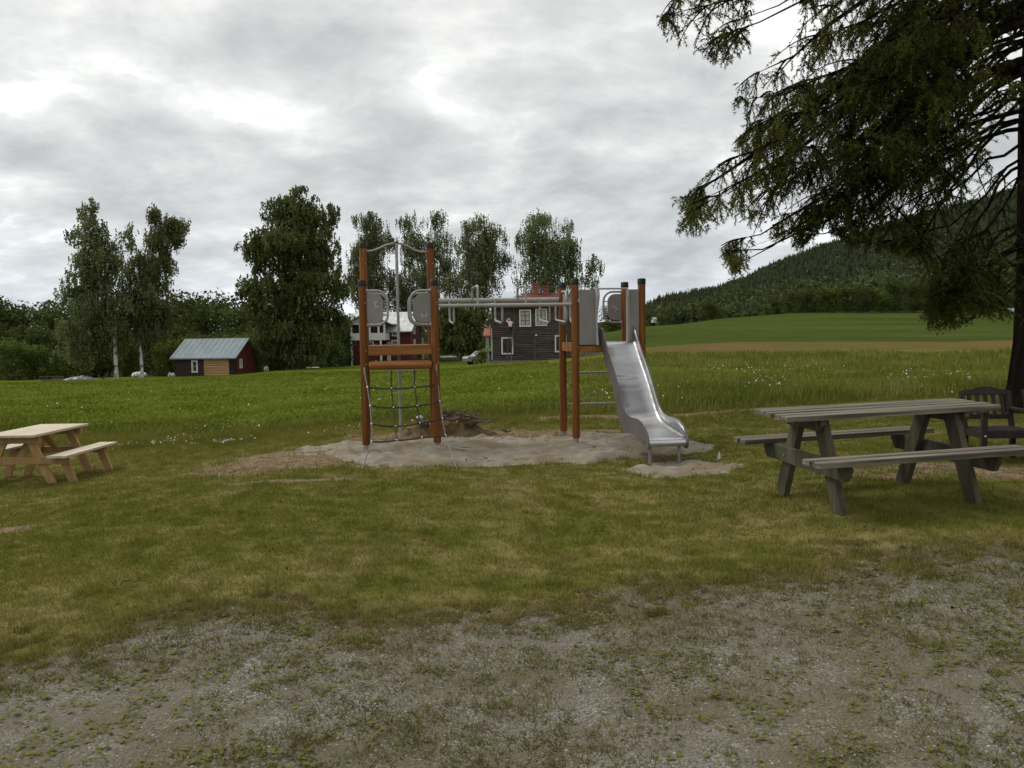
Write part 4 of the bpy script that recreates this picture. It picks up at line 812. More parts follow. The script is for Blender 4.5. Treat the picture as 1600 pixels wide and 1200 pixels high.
heap('white_board', 700, 559, 92, 26, 4, M_stone, 'low pale strip of rubble between the two houses', 'rubble', .2, 7, 5)
heap('flower_bed', 590, 568, 118, 30, 4, M_wpaint, 'pale flowers in a low bed before the red house veranda', 'flowers', .3, 7, 8)
# wooden frame in the field
p = at(62, 604, 78); fr = empty('wooden_frame', (p.x, p.y, p.z), rad(4), 'thin wooden rail frame standing in the grass at the field edge', 'fence'); s = 78/F
for x in (0, 9, 18, 27, 36): MB().box((x*s, 0, .45*1.), (.06, .06, .95)).build('post', M_root, fr)
for z in (.92, .55): MB().box((18*s, -.04, z), (37*s, .03, .07)).build('rail', M_root, fr)
a = at(157, 596, 80); b = at(170, 581, 80); m_ = MB(); m_.tube([(0, 0, 0), b-a], [.11, .06], 7); o = m_.build('leaning_log', M_dbark); o.location = a; tag(o, 'short dark log leaning beside the white birch trunk', 'log')
# far small buildings
def barn(name, px, py, D, wpx, hpx, rpx, wallm, roofm, label, cat, rz=0, dp=4):
    p = at(px, py, D); s = D/F; r = empty(name, (p.x, p.y, p.z-.3), rz, label, cat); W = wpx*s; H = hpx*s+.3
    m_ = MB(); wall_box(m_, 0, W, 0, H, 0, dp); gable_tri(m_, W, 0, dp, H+.002, H+rpx*s*.95, .1); m_.build('wall', wallm, r); gable_roof(MB(), -.2, W+.2, 0, dp, H, H+rpx*s, .1, .3).build('roof', roofm, r); return r
barn('field_barn', 1066, 513, 290, 12, 2, 2.6, M_teak, M_roofgrey, 'tiny grey roofed barn low in the distance at the far end of the green field', 'barn', rad(10), 4)
barn('field_barn', 1573, 490, 240, 14, 3, 5, M_teak, M_roofgrey, 'small grey barn beyond the green field left of the big trunk', 'barn', rad(-20), 4)
barn('far_house', 1063, 474, 880, 15, 6, 3, M_wpaint, M_roofgrey, 'tiny white house high in the distant wood', 'house', 0, 6)
barn('far_house', 1021, 503, 350, 5, 4, 3, M_panelp, M_roofgrey, 'tiny white house half hidden by a pale rounded tree in the distance', 'house', 0, 6)
barn('far_house', 1012, 519, 240, 6, 3, 3, M_wpaint, M_roofmet, 'tiny white gable just right of the slide tower post', 'house', 0, 5)
# ------------------------------------------------------------------ play structure
YAW = .149; PS = empty('play_structure', (-2.078, 11.729, 0), YAW, 'wooden climbing frame with two towers, monkey bars, rope net and steel slide', 'climbing frame')
_iv = (Matrix.Translation((-2.078, 11.729, 0))@Matrix.Rotation(YAW, 4, 'Z')).inverted()
def loc(px, py, D): return _iv@at(px, py, D)
Bx, By = 3.04, -.03
def post(u, v, h):
    P = MB(); n_ = 20; rr = .0565
    z0 = .10
    P.tube([(u, v, z0), (u, v, z0+.012), (u, v, h-.02)], [rr*.9, rr, rr], n_); o = P.build('post', M_post, PS, True)
    MB().tube([(u, v, h-.085), (u, v, h-.012), (u, v, h)], [.0615, .0615, .052], n_).build('post_cap', M_cap, o, True)
    MB().tube([(u, v, -.12), (u, v, z0+.0)], .034, 12).build('post_foot', M_galv, o, True)
    m_ = MB()
    for zz in (1.24, 1.43, h-.32): m_.tube([(u+.03, v-.045, zz), (u+.033, v-.062, zz)], .009, 8)
    m_.build('bolt', M_galv, o)
for u, v, h in ((0, 0, 2.425), (1.005, 0, 2.425), (0, .88, 3.04), (1.005, .88, 3.04), (Bx, By, 2.425), (Bx+1.005, By, 2.425), (Bx, By+.88, 2.425), (Bx+1.005, By+.88, 2.425)): post(u, v, h)
# tower A beams and deck
def bm_(u0, v0, u1, v1, zc, hh, t=.045, nm='beam', mt=M_beam):
    return MB().beam((u0, v0, zc), (u1, v1, zc), t, hh).build(nm, mt, PS, bevel=.005)
bm_(.055, -.005, .95, -.005, 1.435, .14); bm_(.055, .885, .95, .885, 1.435, .14); bm_(0, .055, 0, .825, 1.435, .12); bm_(1.005, .055, 1.005, .825, 1.435, .12)
for k in range(7): MB().box((.5, .09+k*.117, 1.487), (.88, .108, .026)).build('deck_board', M_beam, PS, bevel=.003)
MB().tube([(.06, -.01, 1.225), (.10, -.01, 1.225), (.905, -.01, 1.225), (.945, -.01, 1.225)], [.045, .063, .063, .045], 18).build('crossbar_log', M_beam, PS, True)
m_ = MB(); m_.box((.50, -.012, 1.158), (.50, .05, .012)); m_.build('net_bracket', M_galv, PS)
# guards: D shaped tube round a panel, in the plane through origin o with direction d
def guard(o, d, z=2.035, hh=.24, w=.345, mark=None):
    o = Vector((o[0], o[1], 0)); d = Vector((d[0], d[1], 0)); n = Vector((-d.y, d.x, 0))
    def Pp(a, b, c=0): return o+d*a+n*c+Vector((0, 0, z+b))
    r = .15; pts = [Pp(.05, hh)]
    for k in range(9): t = math.pi/2*(1-k/8); pts.append(Pp(w-r+r*math.cos(t), hh-r+r*math.sin(t)))
    for k in range(9): t = -math.pi/2*k/8; pts.append(Pp(w-r+r*math.cos(t), -hh+r+r*math.sin(t)))
    pts.append(Pp(.05, -hh))
    g = MB().tube(pts, .017, 10).build('guard_rail', M_tube, PS, True)
    for e in (hh, -hh): MB().sphere(Pp(.055, e), .028, 10, 7).build('rail_flange', M_tube, g, True)
    q = [(.055, .205)]; w2 = w-.065; r2 = .12
    for k in range(7): t = math.pi/2*(1-k/6); q.append((w2-r2+r2*math.cos(t), .205-r2+r2*math.sin(t)))
    for k in range(7): t = -math.pi/2*k/6; q.append((w2-r2+r2*math.cos(t), -.205+r2+r2*math.sin(t)))
    q.append((.055, -.205)); t_ = .007
    V = [Pp(a, b, -t_) for a, b in q]+[Pp(a, b, t_) for a, b in q]; k_ = len(q)
    pn = MB().add(V, [tuple(range(k_)), tuple(range(2*k_-1, k_-1, -1))]+[(i, i+k_, (i+1) % k_+k_, (i+1) % k_) for i in range(k_)]).build('guard_panel', M_panel, PS, bevel=.003)
    sg = 1 if Vector((0, -1, 0)).dot(n) > 0 else -1
    m_ = MB()
    for hb in (.09, -.09): m_.tube([Pp(w-.07, hb, 0), Pp(w-.005, hb, 0)], .008, 6)
    m_.build('panel_clip', M_galv, pn)
    if mark:
        ca, cb_, rot = mark; m_ = MB()
        for (a0, b0, a1, b1) in ((-.022, -.035, -.022, .035), (-.022, .035, .02, .035), (-.022, -.035, .02, -.035)):
            def R_(a, b): return (ca+a*math.cos(rot)-b*math.sin(rot), cb_+a*math.sin(rot)+b*math.cos(rot))
            A0, B0 = R_(a0, b0); A1, B1 = R_(a1, b1); m_.beam(Pp(A0, B0, sg*(t_+.002)), Pp(A1, B1, sg*(t_+.002)), .006, .003, n)
        m_.build('bracket_mark', M_white, pn)
guard((0, 0), (1, 0), mark=(.19, .05, .15)); guard((1.005, 0), (-1, 0), mark=(.15, -.10, 1.57)); guard((0, .88), (1, 0)); guard((1.005, .88), (-1, 0))
guard((Bx+1.005, By+.88), (-1, 0), mark=(.17, -.02, -.9)); guard((Bx, By), (0, 1), w=.33); guard((Bx, By+.88), (0, -1), w=.33)
# arch and pole
pts = [(.055, .88, 2.915), (.12, .88, 2.915), (.22, .88, 2.945), (.34, .88, 3.0), (.44, .88, 3.025), (.50, .88, 3.03), (.56, .88, 3.025), (.66, .88, 2.99), (.78, .88, 2.925), (.88, .88, 2.90), (.95, .88, 2.905)]
MB().tube(pts, .017, 10).build('arch_rail', M_tube, PS, True)
pl = MB().tube([(.50, .86, -.1), (.50, .86, 3.03)], .022, 12).build('sliding_pole', M_tube, PS, True); MB().sphere((.50, .87, 3.035), .032, 10, 6).build('pole_clamp', M_cap, pl, True)
# net
rows = [[(574, 605), (611.5, 607), (648, 605), (684.5, 600)], [(578.5, 634), (614.5, 637), (652, 634), (687, 627)], [(580.5, 662.5), (618, 666), (656, 661), (691, 653.5)], [(580.5, 690), (620, 688), (659, 683), (696, 680)]]
Dr = [11.45, 11.28, 11.1, 10.92]; NP = [[loc(x, y, Dr[i]+.15*k*.9) for k, (x, y) in enumerate(r)] for i, r in enumerate(rows)]
tops = [Vector((.0, -.07, 1.17)), Vector((.375, -.03, 1.155)), Vector((.70, -.03, 1.155)), Vector((1.01, -.07, 1.19))]
NT = empty('climbing_net', (0, 0, 0)); NT.parent = PS
for k in range(4):
    MB().tube([tops[k]]+[NP[i][k] for i in range(4)], .0095, 6).build('vertical_rope', M_ropeg if k in (0, 3) else M_rope, NT, True)
for i in range(4):
    pts = []
    for k in range(3):
        a, b = NP[i][k], NP[i][k+1]
        for t in (0, .33, .66): pts.append(a.lerp(b, t)-Vector((0, 0, .012*math.sin(math.pi*t))))
    MB().tube(pts+[NP[i][3]], .0115, 6).build('horizontal_rope', M_rope, NT, True)
    for k in range(4): MB().sphere(NP[i][k], .014, 8, 6).build('rope_joint', M_knot, NT, True)
for k, (x, y, d_) in ((0, (563, 741, 9.95)), (3, (714.5, 735, 10.05))):
    MB().tube([NP[3][k], loc(x, y, d_), loc(x, y+8, d_)-Vector((0, 0, .05))], .0085, 6).build('anchor_chain', M_ropeg, NT, True)
for k in (0, 3): MB().tube([tops[k]+Vector((0, .015, .03)), tops[k]-Vector((0, 0, .05))], .012, 8).build('rope_ferrule', M_galv, NT, True)
# monkey bars
MB().tube([(1.06, 0, 2.055), (Bx-.055, By, 2.055)], .026, 12).build('ladder_bar', M_tube, PS, True)
MB().tube([(1.06, .88, 2.155), (Bx-.055, By+.88, 2.155)], .039, 14).build('ladder_bar', M_tube, PS, True)
def loop(u, up):
    z1 = 2.34 if up else 1.80; c = .06; va_, vb_ = .035, .835; zf, zr = 2.055, 2.155; s_ = 1 if up else -1
    pts = [(u, vb_, zr)]
    zt = z1+(.04 if not up else 0)
    pts += [(u, vb_-.01, zt-s_*c)]
    for k in range(6): t = math.pi/2*k/5; pts.append((u, vb_-.01-c+c*math.cos(t), zt-s_*c+s_*c*math.sin(t)))
    for k in range(6): t = math.pi/2*(1-k/5); pts.append((u, va_+.01+c-c*math.cos(t), z1-s_*c+s_*c*math.sin(t)))
    pts += [(u, va_, zf)]
    MB().tube(pts, .0165, 9).build('rung', M_tube, PS, True)
for u, k in ((1.28, 0), (1.63, 1), (1.98, 0), (2.33, 1), (2.68, 0), (2.93, 0)): loop(u, k)
# tower B deck, beams, panels
bm_(Bx+.055, By, Bx+.95, By, 1.40, .09); bm_(Bx, By+.055, Bx, By+.825, 1.43, .13); bm_(Bx+1.005, By+.055, Bx+1.005, By+.825, 1.43, .13); bm_(Bx+.055, By+.88, Bx+.95, By+.88, 1.43, .12)
for k in range(7): MB().box((Bx+.5, By+.09+k*.117, 1.475), (.88, .108, .026)).build('deck_board', M_beam, PS, bevel=.003)
MB().box((Bx+.055+.12, By-.03, 1.865), (.24, .014, .80)).build('side_panel', M_panel, PS, bevel=.003)
MB().box((Bx+.95-.085, By-.03, 1.865), (.17, .014, .80)).build('side_panel', M_panel, PS, bevel=.003)
for u0, sg, wtop in ((Bx+.300, 1, .0), (Bx+.775, -1, 0)):
    q = [(.0, 2.27), (-.09, 2.27), (-.10, 2.16), (-.06, 1.98), (-.035, 1.8), (-.05, 1.6), (-.07, 1.46), (0, 1.46)]
    V = [(u0-.006+sg*.0, By-.03+a, z) for a, z in q]+[(u0+.006+sg*abs(a)*.35, By-.03+a, z) for a, z in q]; k_ = len(q)
    fl = MB().add(V, [tuple(range(k_)), tuple(range(2*k_-1, k_-1, -1))]+[(i, i+k_, (i+1) % k_+k_, (i+1) % k_) for i in range(k_)]).build('entry_flange', M_panelp, PS)
    MB().box((u0-sg*.01, By-.032, 1.865), (.05, .016, .80)).build('flange_edge', M_panelp if sg < 0 else M_panel, fl)
MB().tube([(Bx+.30, By-.08, 2.275), (Bx+.775, By-.08, 2.275)], .013, 8).build('entry_bar', M_tube, PS, True)
for zz in (1.01, .52): MB().tube([(Bx+.05, By+.88, zz), (Bx+.955, By+.88, zz)], .0175, 10).build('ladder_rung', M_tube, PS, True)
MB().tube([(Bx, By+.88-.055, 1.80), (Bx-.0, By+.88-.085, 1.80)], .038, 14).build('round_plate', M_galv, PS, True)
# slide
SL = empty('slide', (0, 0, 0)); SL.parent = PS; uc = 3.66; hw = .238
prof = [(0, 1.515), (.10, 1.50), (.2, 1.43), (.33, 1.30), (.46, 1.18), (.64, 1.03), (.81, .87), (.97, .70), (1.1, .575), (1.2, .50), (1.32, .45), (1.5, .415), (1.8, .38), (2.1, .355), (2.2, .348), (2.245, .33), (2.262, .295), (2.25, .262), (2.2, .25)]
from_ = []
def spline(ps, k=4):
    o = []
    for i in range(len(ps)-1):
        p0 = ps[max(i-1, 0)]; p1 = ps[i]; p2 = ps[i+1]; p3 = ps[min(i+2, len(ps)-1)]
        for j in range(k):
            t = j/k; o.append(tuple(.5*((2*b)+(-a+c)*t+(2*a-5*b+4*c-d)*t*t+(-a+3*b-3*c+d)*t**3) for a, b, c, d in zip(p0, p1, p2, p3)))
    o.append(ps[-1]); return o
sp = spline(prof); m_ = MB(); cs = [(-hw, .035), (-hw+.012, .014), (-hw+.035, .0), (-.09, -.004), (0, -.006), (.09, -.004), (hw-.035, 0), (hw-.012, .014), (hw, .035)]
V = []; Fs = []; nc = len(cs)
for (d_, z_) in sp:
    lip = sst(2.05, 2.2, np.array(d_)).item()
    for (a, b) in cs: V.append((uc+a, By-d_, z_+b*(1-lip)))
for i in range(len(sp)-1):
    for k in range(nc-1): Fs.append((i*nc+k, i*nc+k+1, (i+1)*nc+k+1, (i+1)*nc+k))
bed = MB().add(V, Fs).build('slide_bed', M_steel, SL, True)
md2 = bed.modifiers.new('thickness', 'SOLIDIFY'); md2.thickness = .004; md2.offset = -1
topo = [(-.02, 1.70), (.05, 1.71), (.14, 1.69), (.20, 1.63), (.29, 1.52), (.41, 1.41), (.56, 1.28), (.74, 1.13), (.91, .965), (1.07, .79), (1.21, .65), (1.36, .575), (1.55, .55), (1.75, .555), (1.95, .54), (2.12, .485), (2.23, .40), (2.28, .32), (2.27, .25), (2.2, .215)]
boto = [(-.02, 1.47), (.08, 1.43), (.22, 1.30), (.36, 1.16), (.5, 1.03), (.68, .87), (.84, .68), (.98, .49), (1.1, .38), (1.25, .33), (1.45, .335), (1.7, .33), (1.9, .30), (2.05, .25), (2.2, .215)]
tp_ = spline(topo, 3); bt_ = spline(boto, 3)
loopp = tp_+bt_[::-1][1:]
import bmesh
for sg in (-1, 1):
    for nm, off, th, mt in (('slide_side', .008, .016, M_cheek), ):
        u0 = uc+sg*(hw+off); me = bpy.data.meshes.new(nm); bm = bmesh.new(); vs = [bm.verts.new((u0-th/2, By-d_, z_)) for d_, z_ in loopp]; f = bm.faces.new(vs)
        bmesh.ops.triangulate(bm, faces=[f]); g = bmesh.ops.extrude_face_region(bm, geom=bm.faces[:]); bmesh.ops.translate(bm, verts=[e for e in g['geom'] if isinstance(e, bmesh.types.BMVert)], vec=(th, 0, 0)); bmesh.ops.recalc_face_normals(bm, faces=bm.faces)
        bm.to_mesh(me); bm.free(); me.materials.append(mt); ob = bpy.data.objects.new(nm, me); COL.objects.link(ob); ob.parent = SL
        # inner steel lining
        V = []; Fs = []
        for j in range(60):
            t = j/59; d_ = t*2.2
            zt = np.interp(d_, [p[0] for p in topo[:-2]], [p[1] for p in topo[:-2]])-.008; zb = np.interp(d_, [p[0] for p in prof[:-3]], [p[1] for p in prof[:-3]])+.012
            V += [(uc+sg*(hw-.002), By-d_, zb), (uc+sg*(hw-.002), By-d_, max(zt, zb+.002))]
        for j in range(59): Fs.append((2*j, 2*j+1, 2*j+3, 2*j+2))
        li = MB().add(V, Fs).build('side_lining', M_lining, SL, True); s_ = li.modifiers.new('t', 'SOLIDIFY'); s_.thickness = .002; s_.offset = 0
    wg = []; 
    for k in range(13): t = math.pi*k/12; wg.append((.062*math.cos(t), 1.64+.062*math.sin(t)))
    wg += [(-.062, 1.45), (.062, 1.42)]
    MB().prism(wg, .012, Matrix.Translation((uc+sg*(hw+.035), By-.015, 0))).build('slide_wing', M_cheek, SL, bevel=.002)
    MB().tube([(uc+sg*.185, By-2.12, -.15), (uc+sg*.185, By-2.12, .30)], .019, 12).build('slide_leg', M_galv, SL, True)
    MB().tube([(uc+sg*(hw+.017), By-2.12, .30), (uc+sg*(hw+.021), By-2.12, .30)], .012, 8).build('slide_bolt', M_cap, SL)
# ------------------------------------------------------------------ weathered picnic table (right)
PT = empty('picnic_table', (3.2, 7.31, gz(3.2, 7.31)), .183, 'weathered grey picnic table with attached benches on the right, under the larch', 'picnic table'); PT.rotation_euler = (.02, -.02, .183)
zo = .175-PT.location.z
PT.location.z = .175
random.seed(3)
Hh = .79
for k in range(5):
    v = -.268+k*.134; MB().box((random.uniform(-.02, .02), v, Hh-.022+random.uniform(-.007, .007)), (2.0, .107, .044), Euler((0, random.uniform(-.003, .003), 0)).to_matrix()).build('top_plank', M_oldwood, PT, bevel=.005)
for sg in (-1, 1):
    for k in range(2): MB().box((random.uniform(-.01, .01), sg*(.565+k*.125), .475-.022+random.uniform(-.004, .004)), (1.96, .108, .044)).build('seat_plank', M_oldwood, PT, bevel=.005)
    for e in (-1, 1):
        x = e*.62
        MB().beam((x, sg*.20, Hh-.05), (x, sg*.50, -.02), .055, .115, (1, 0, 0)).build('leg', M_oldleg, PT, bevel=.004) if False else None
        a = Vector((x, sg*.17, Hh-.055)); b = Vector((x, sg*.475, -.03)); d_ = (b-a).normalized(); n_ = Vector((0, d_.z, -d_.y)).normalized()
        MB().beam(a, b, .06, .14, n_).build('leg', M_oldleg, PT, bevel=.004)
for e in (-1, 1):
    x = e*(.62+.052); P_ = [(-.66, .43), (.66, .43), (.70, .39), (.64, .29), (-.64, .29), (-.70, .39)]
    MB().prism(P_, .048, Matrix.Translation((x, 0, 0))@Matrix.Rotation(math.pi/2, 4, 'Z')).build('seat_support', M_oldleg, PT, bevel=.004)
    P_ = [(-.31, Hh-.045), (.31, Hh-.045), (.31, Hh-.09), (.26, Hh-.145), (-.26, Hh-.145), (-.31, Hh-.09)]
    MB().prism(P_, .048, Matrix.Translation((x, 0, 0))@Matrix.Rotation(math.pi/2, 4, 'Z')).build('top_support', M_oldleg, PT, bevel=.004)
    MB().beam((e*.585, 0, Hh-.06), (e*.12, 0, Hh-.06), .09, .045).build('brace', M_oldleg, PT)
    m_ = MB()
    for sg in (-1, 1): m_.tube([(x+e*.024, sg*.30, .36), (x+e*.031, sg*.30, .36)], .011, 8)
    m_.build('bolt', M_galv, PT)
# new pine picnic table (left)
T2 = empty('picnic_table', (-7.0, 12.2, gz(-7, 12.2)), rad(90), 'new pale pine picnic table with attached benches, cut by the left edge', 'picnic table')
for k in range(5): MB().box((0, -.30+k*.15, .735), (1.5, .147, .034)).build('top_plank', M_pine, T2, bevel=.003)
for sg in (-1, 1):
    for k in range(2): MB().box((0, sg*(.60+k*.14), .44), (1.5, .137, .034)).build('seat_plank', M_pine, T2, bevel=.003)
    for e in (-1, 1):
        x = e*.52
        for (y0, z0, y1, z1, xo) in ((.16, .715, .50, -.03, 0), (.64, .42, .80, -.03, .002)):
            a = Vector((x+xo, sg*y0, z0)); b = Vector((x+xo, sg*y1, z1)); d_ = (b-a).normalized(); n_ = Vector((0, d_.z, -d_.y)).normalized()
            MB().beam(a, b, .045, .11, n_).build('leg', M_pineleg, T2, bevel=.003)
for e in (-1, 1):
    x = e*(.52+.046); MB().box((x, 0, .372), (.044, 1.44, .10)).build('seat_support', M_pineleg, T2, bevel=.003); MB().box((x, 0, .665), (.044, .70, .10)).build('top_support', M_pineleg, T2, bevel=.003)
    MB().beam((e*.48, 0, .40), (e*.1, 0, .70), .045, .09, (0, 1, 0)).build('brace', M_pineleg, T2)
# garden chairs
def chair(loc_, rz, label):
    r = empty('garden_chair', loc_, rz, label, 'chair', 'dark wooden garden chairs by the big trunk')
    w = .29
    for sg in (-1, 1):
        MB().beam((sg*w, .24, 0), (sg*w, .24, .40), .06, .06, (0, 1, 0)).build('leg', M_teak, r, bevel=.004)
        MB().beam((sg*w, -.24, 0), (sg*w, -.24, .62), .06, .06, (0, 1, 0)).build('leg', M_teak, r, bevel=.004)
        MB().beam((sg*(w-.002), .25, .38), (sg*(w-.002), .38, .86), .05, .06, (0, 1, 0)).build('back_post', M_teak, r, bevel=.004)
        MB().box((sg*w, 0.02, .645), (.075, .62, .035)).build('armrest', M_teak, r, bevel=.006)
        MB().box((sg*w, 0, .36), (.035, .44, .08)).build('side_rail', M_teak, r); MB().box((sg*w, 0, .14), (.03, .44, .04)).build('stretcher', M_teak, r)
        m_ = MB(); m_.tube([(sg*w, -.272, .36), (sg*w, -.278, .36)], .012, 8); m_.build('bolt', M_knot, r)
    MB().box((0, -.24, .37), (.52, .035, .08)).build('front_rail', M_teak, r)
    for k in range(5): MB().box((0, -.2+k*.1, .415), (.55, .085, .022)).build('seat_slat', M_teak, r, bevel=.004)
    tpv = [(-.27, -.05), (-.27, .015), (-.18, .02), (-.08, .05), (0, .058), (.08, .05), (.18, .02), (.27, .015), (.27, -.05)]
    MB().prism(tpv, .032, Matrix.Translation((0, .375, .86))@Matrix.Rotation(-.26, 4, 'X')).build('top_rail', M_teak, r)
    MB().box((0, .295, .54), (.53, .03, .06)).build('lower_rail', M_teak, r)
    for k in range(5): MB().beam(((k-2)*.1, .30, .565), ((k-2)*.1, .367, .82), .048, .014, (0, 1, 0)).build('back_slat', M_teak, r)
    return r
ch1 = chair((5.20, 8.85, gz(5.2, 8.85)), rad(-4), 'dark brown wooden garden chair behind the right end of the grey picnic table')
ch2 = chair((5.86, 8.75, gz(5.86, 8.75)), rad(3), 'dark brown garden chair cut by the right edge of the picture'); ch1.scale = ch2.scale = (.86, .86, .86)
p = at(1123, 716, 10.35); m_ = MB(); m_.add([(-.02, 0, -.02), (.03, .01, -.01), (.015, .02, .09), (-.018, .012, -.02), (.03, .022, -.01), (.015, .03, .088)], [(0, 1, 2), (3, 5, 4), (0, 3, 4, 1), (1, 4, 5, 2), (2, 5, 3, 0)]); o = m_.build('paper_scrap', M_wpaint); o.location = (p.x, p.y, gz(p.x, p.y)+.02); tag(o, 'small white scrap standing in the grass right of the slide foot', 'scrap')
# ------------------------------------------------------------------ soil and root pile
p = Vector((-1.15, 13.6, 0)); RP = empty('root_pile', (p.x, p.y, gz(p.x, p.y)), 0, 'heap of brown soil with dug up roots behind the sand', 'soil heap'); RP.scale = (.88, .9, .88)
X, Y = np.meshgrid(np.arange(-1.9, 1.5, .035), np.arange(-.8, .7, .035)); q2 = np.stack([X, Y], -1)
Z = .34*np.exp(-((X-.22)/.42)**4-(Y/.34)**2)+.24*np.exp(-((X+.42)/.4)**4-((Y+.05)/.3)**2)+.14*np.exp(-((X-.72)/.3)**4-(Y/.25)**2); Z = Z*(.42+.85*fbm(q2*4, 3))+(fbm(q2*12, 4)-.5)*.16*np.minimum(1, Z*8)-.05
h, w = X.shape; ii = np.arange(h*w).reshape(h, w)
np_mesh('soil_mound', np.stack([X, Y, Z], -1).reshape(-1, 3), np.stack([ii[:-1, :-1], ii[:-1, 1:], ii[1:, 1:], ii[1:, :-1]], -1).reshape(-1, 4), M_soil, RP)
random.seed(11)
for i in range(46):
    x, y = random.gauss(.42, .30), random.gauss(-.12, .14); z = max(.06, .34*math.exp(-((x-.2)/.6)**4)); a = random.uniform(-.5, 3.6); l = random.uniform(.18, .6); pts = [Vector((x, y, z))]
    for k in range(5): a += random.uniform(-.5, .5); pts.append(pts[-1]+Vector((math.cos(a)*l/5, random.uniform(-.4, .2)*l/5, random.uniform(-.35, .75)*l/5)))
    MB().tube(pts, [.024*random.uniform(.5, 1.5)*(1-k*.14) for k in range(6)], 6).build('root', M_root, RP, True)
for i in range(5):
    x, y = random.uniform(-.5, .6), random.uniform(-.35, 0); MB().sphere((x, y, .25), random.uniform(.05, .1), 8, 6, (1.3, 1, .8), .2).build('soil_clod', M_soil, RP)
MB().sphere((-.42, -.1, .34), .05, 8, 6, (1.3, 1, .8), .15).build('pale_stone', M_panelp, RP)
# pegs at the field: a pole with wire seen left of the twin birch
# ------------------------------------------------------------------ larch
M_needle = foliage('larch_needles', [(.040, .048, .012), (.080, .092, .022), (.145, .158, .043)], .3)
TB = Vector((8.22, 13.0, gz(8.22, 13.0)-.1)); LT = empty('larch_tree', TB, 0, 'big old larch with a dark trunk and drooping branches over the right side', 'tree')
mb = MB(); pts = []; rs = []
for z, r in ((-.2, .62), (.15, .50), (.5, .42), (1.2, .36), (2.5, .33), (4.5, .31), (7, .28), (10, .22), (14, .15), (18, .08), (21, .02)): pts.append(Vector((.03*math.sin(z), 0, z))); rs.append(r)
mb.tube(pts, rs, 18); mb.build('trunk', M_bark, LT, True)
PA = [(1025, -60), (1025, 8), (1045, 58), (1095, 78), (1132, 108), (1150, 88), (1170, 78), (1176, -60)]
PB = [(1235, -60), (1262, 36), (1238, 62), (1210, 58), (1172, 95), (1178, 118), (1150, 130), (1150, 205), (1130, 228), (1118, 262), (1092, 272), (1085, 302), (1035, 312), (1078, 335), (1060, 362), (1118, 370), (1132, 400), (1152, 428), (1166, 416), (1178, 352), (1200, 348), (1212, 372), (1240, 355), (1246, 388), (1290, 350), (1330, 380), (1400, 392), (1436, 398), (1450, 450), (1442, 508), (1480, 515), (1530, 490), (1800, 520), (1800, -60)]
HOLES = [((1500, 1590, 165, 300), .30), ((1395, 1450, 290, 335), .2), ((1240, 1330, 165, 215), .5), ((1450, 1600, 300, 400), .7), ((1300, 1360, 40, 90), .5), ((1520, 1600, 60, 160), .55)]
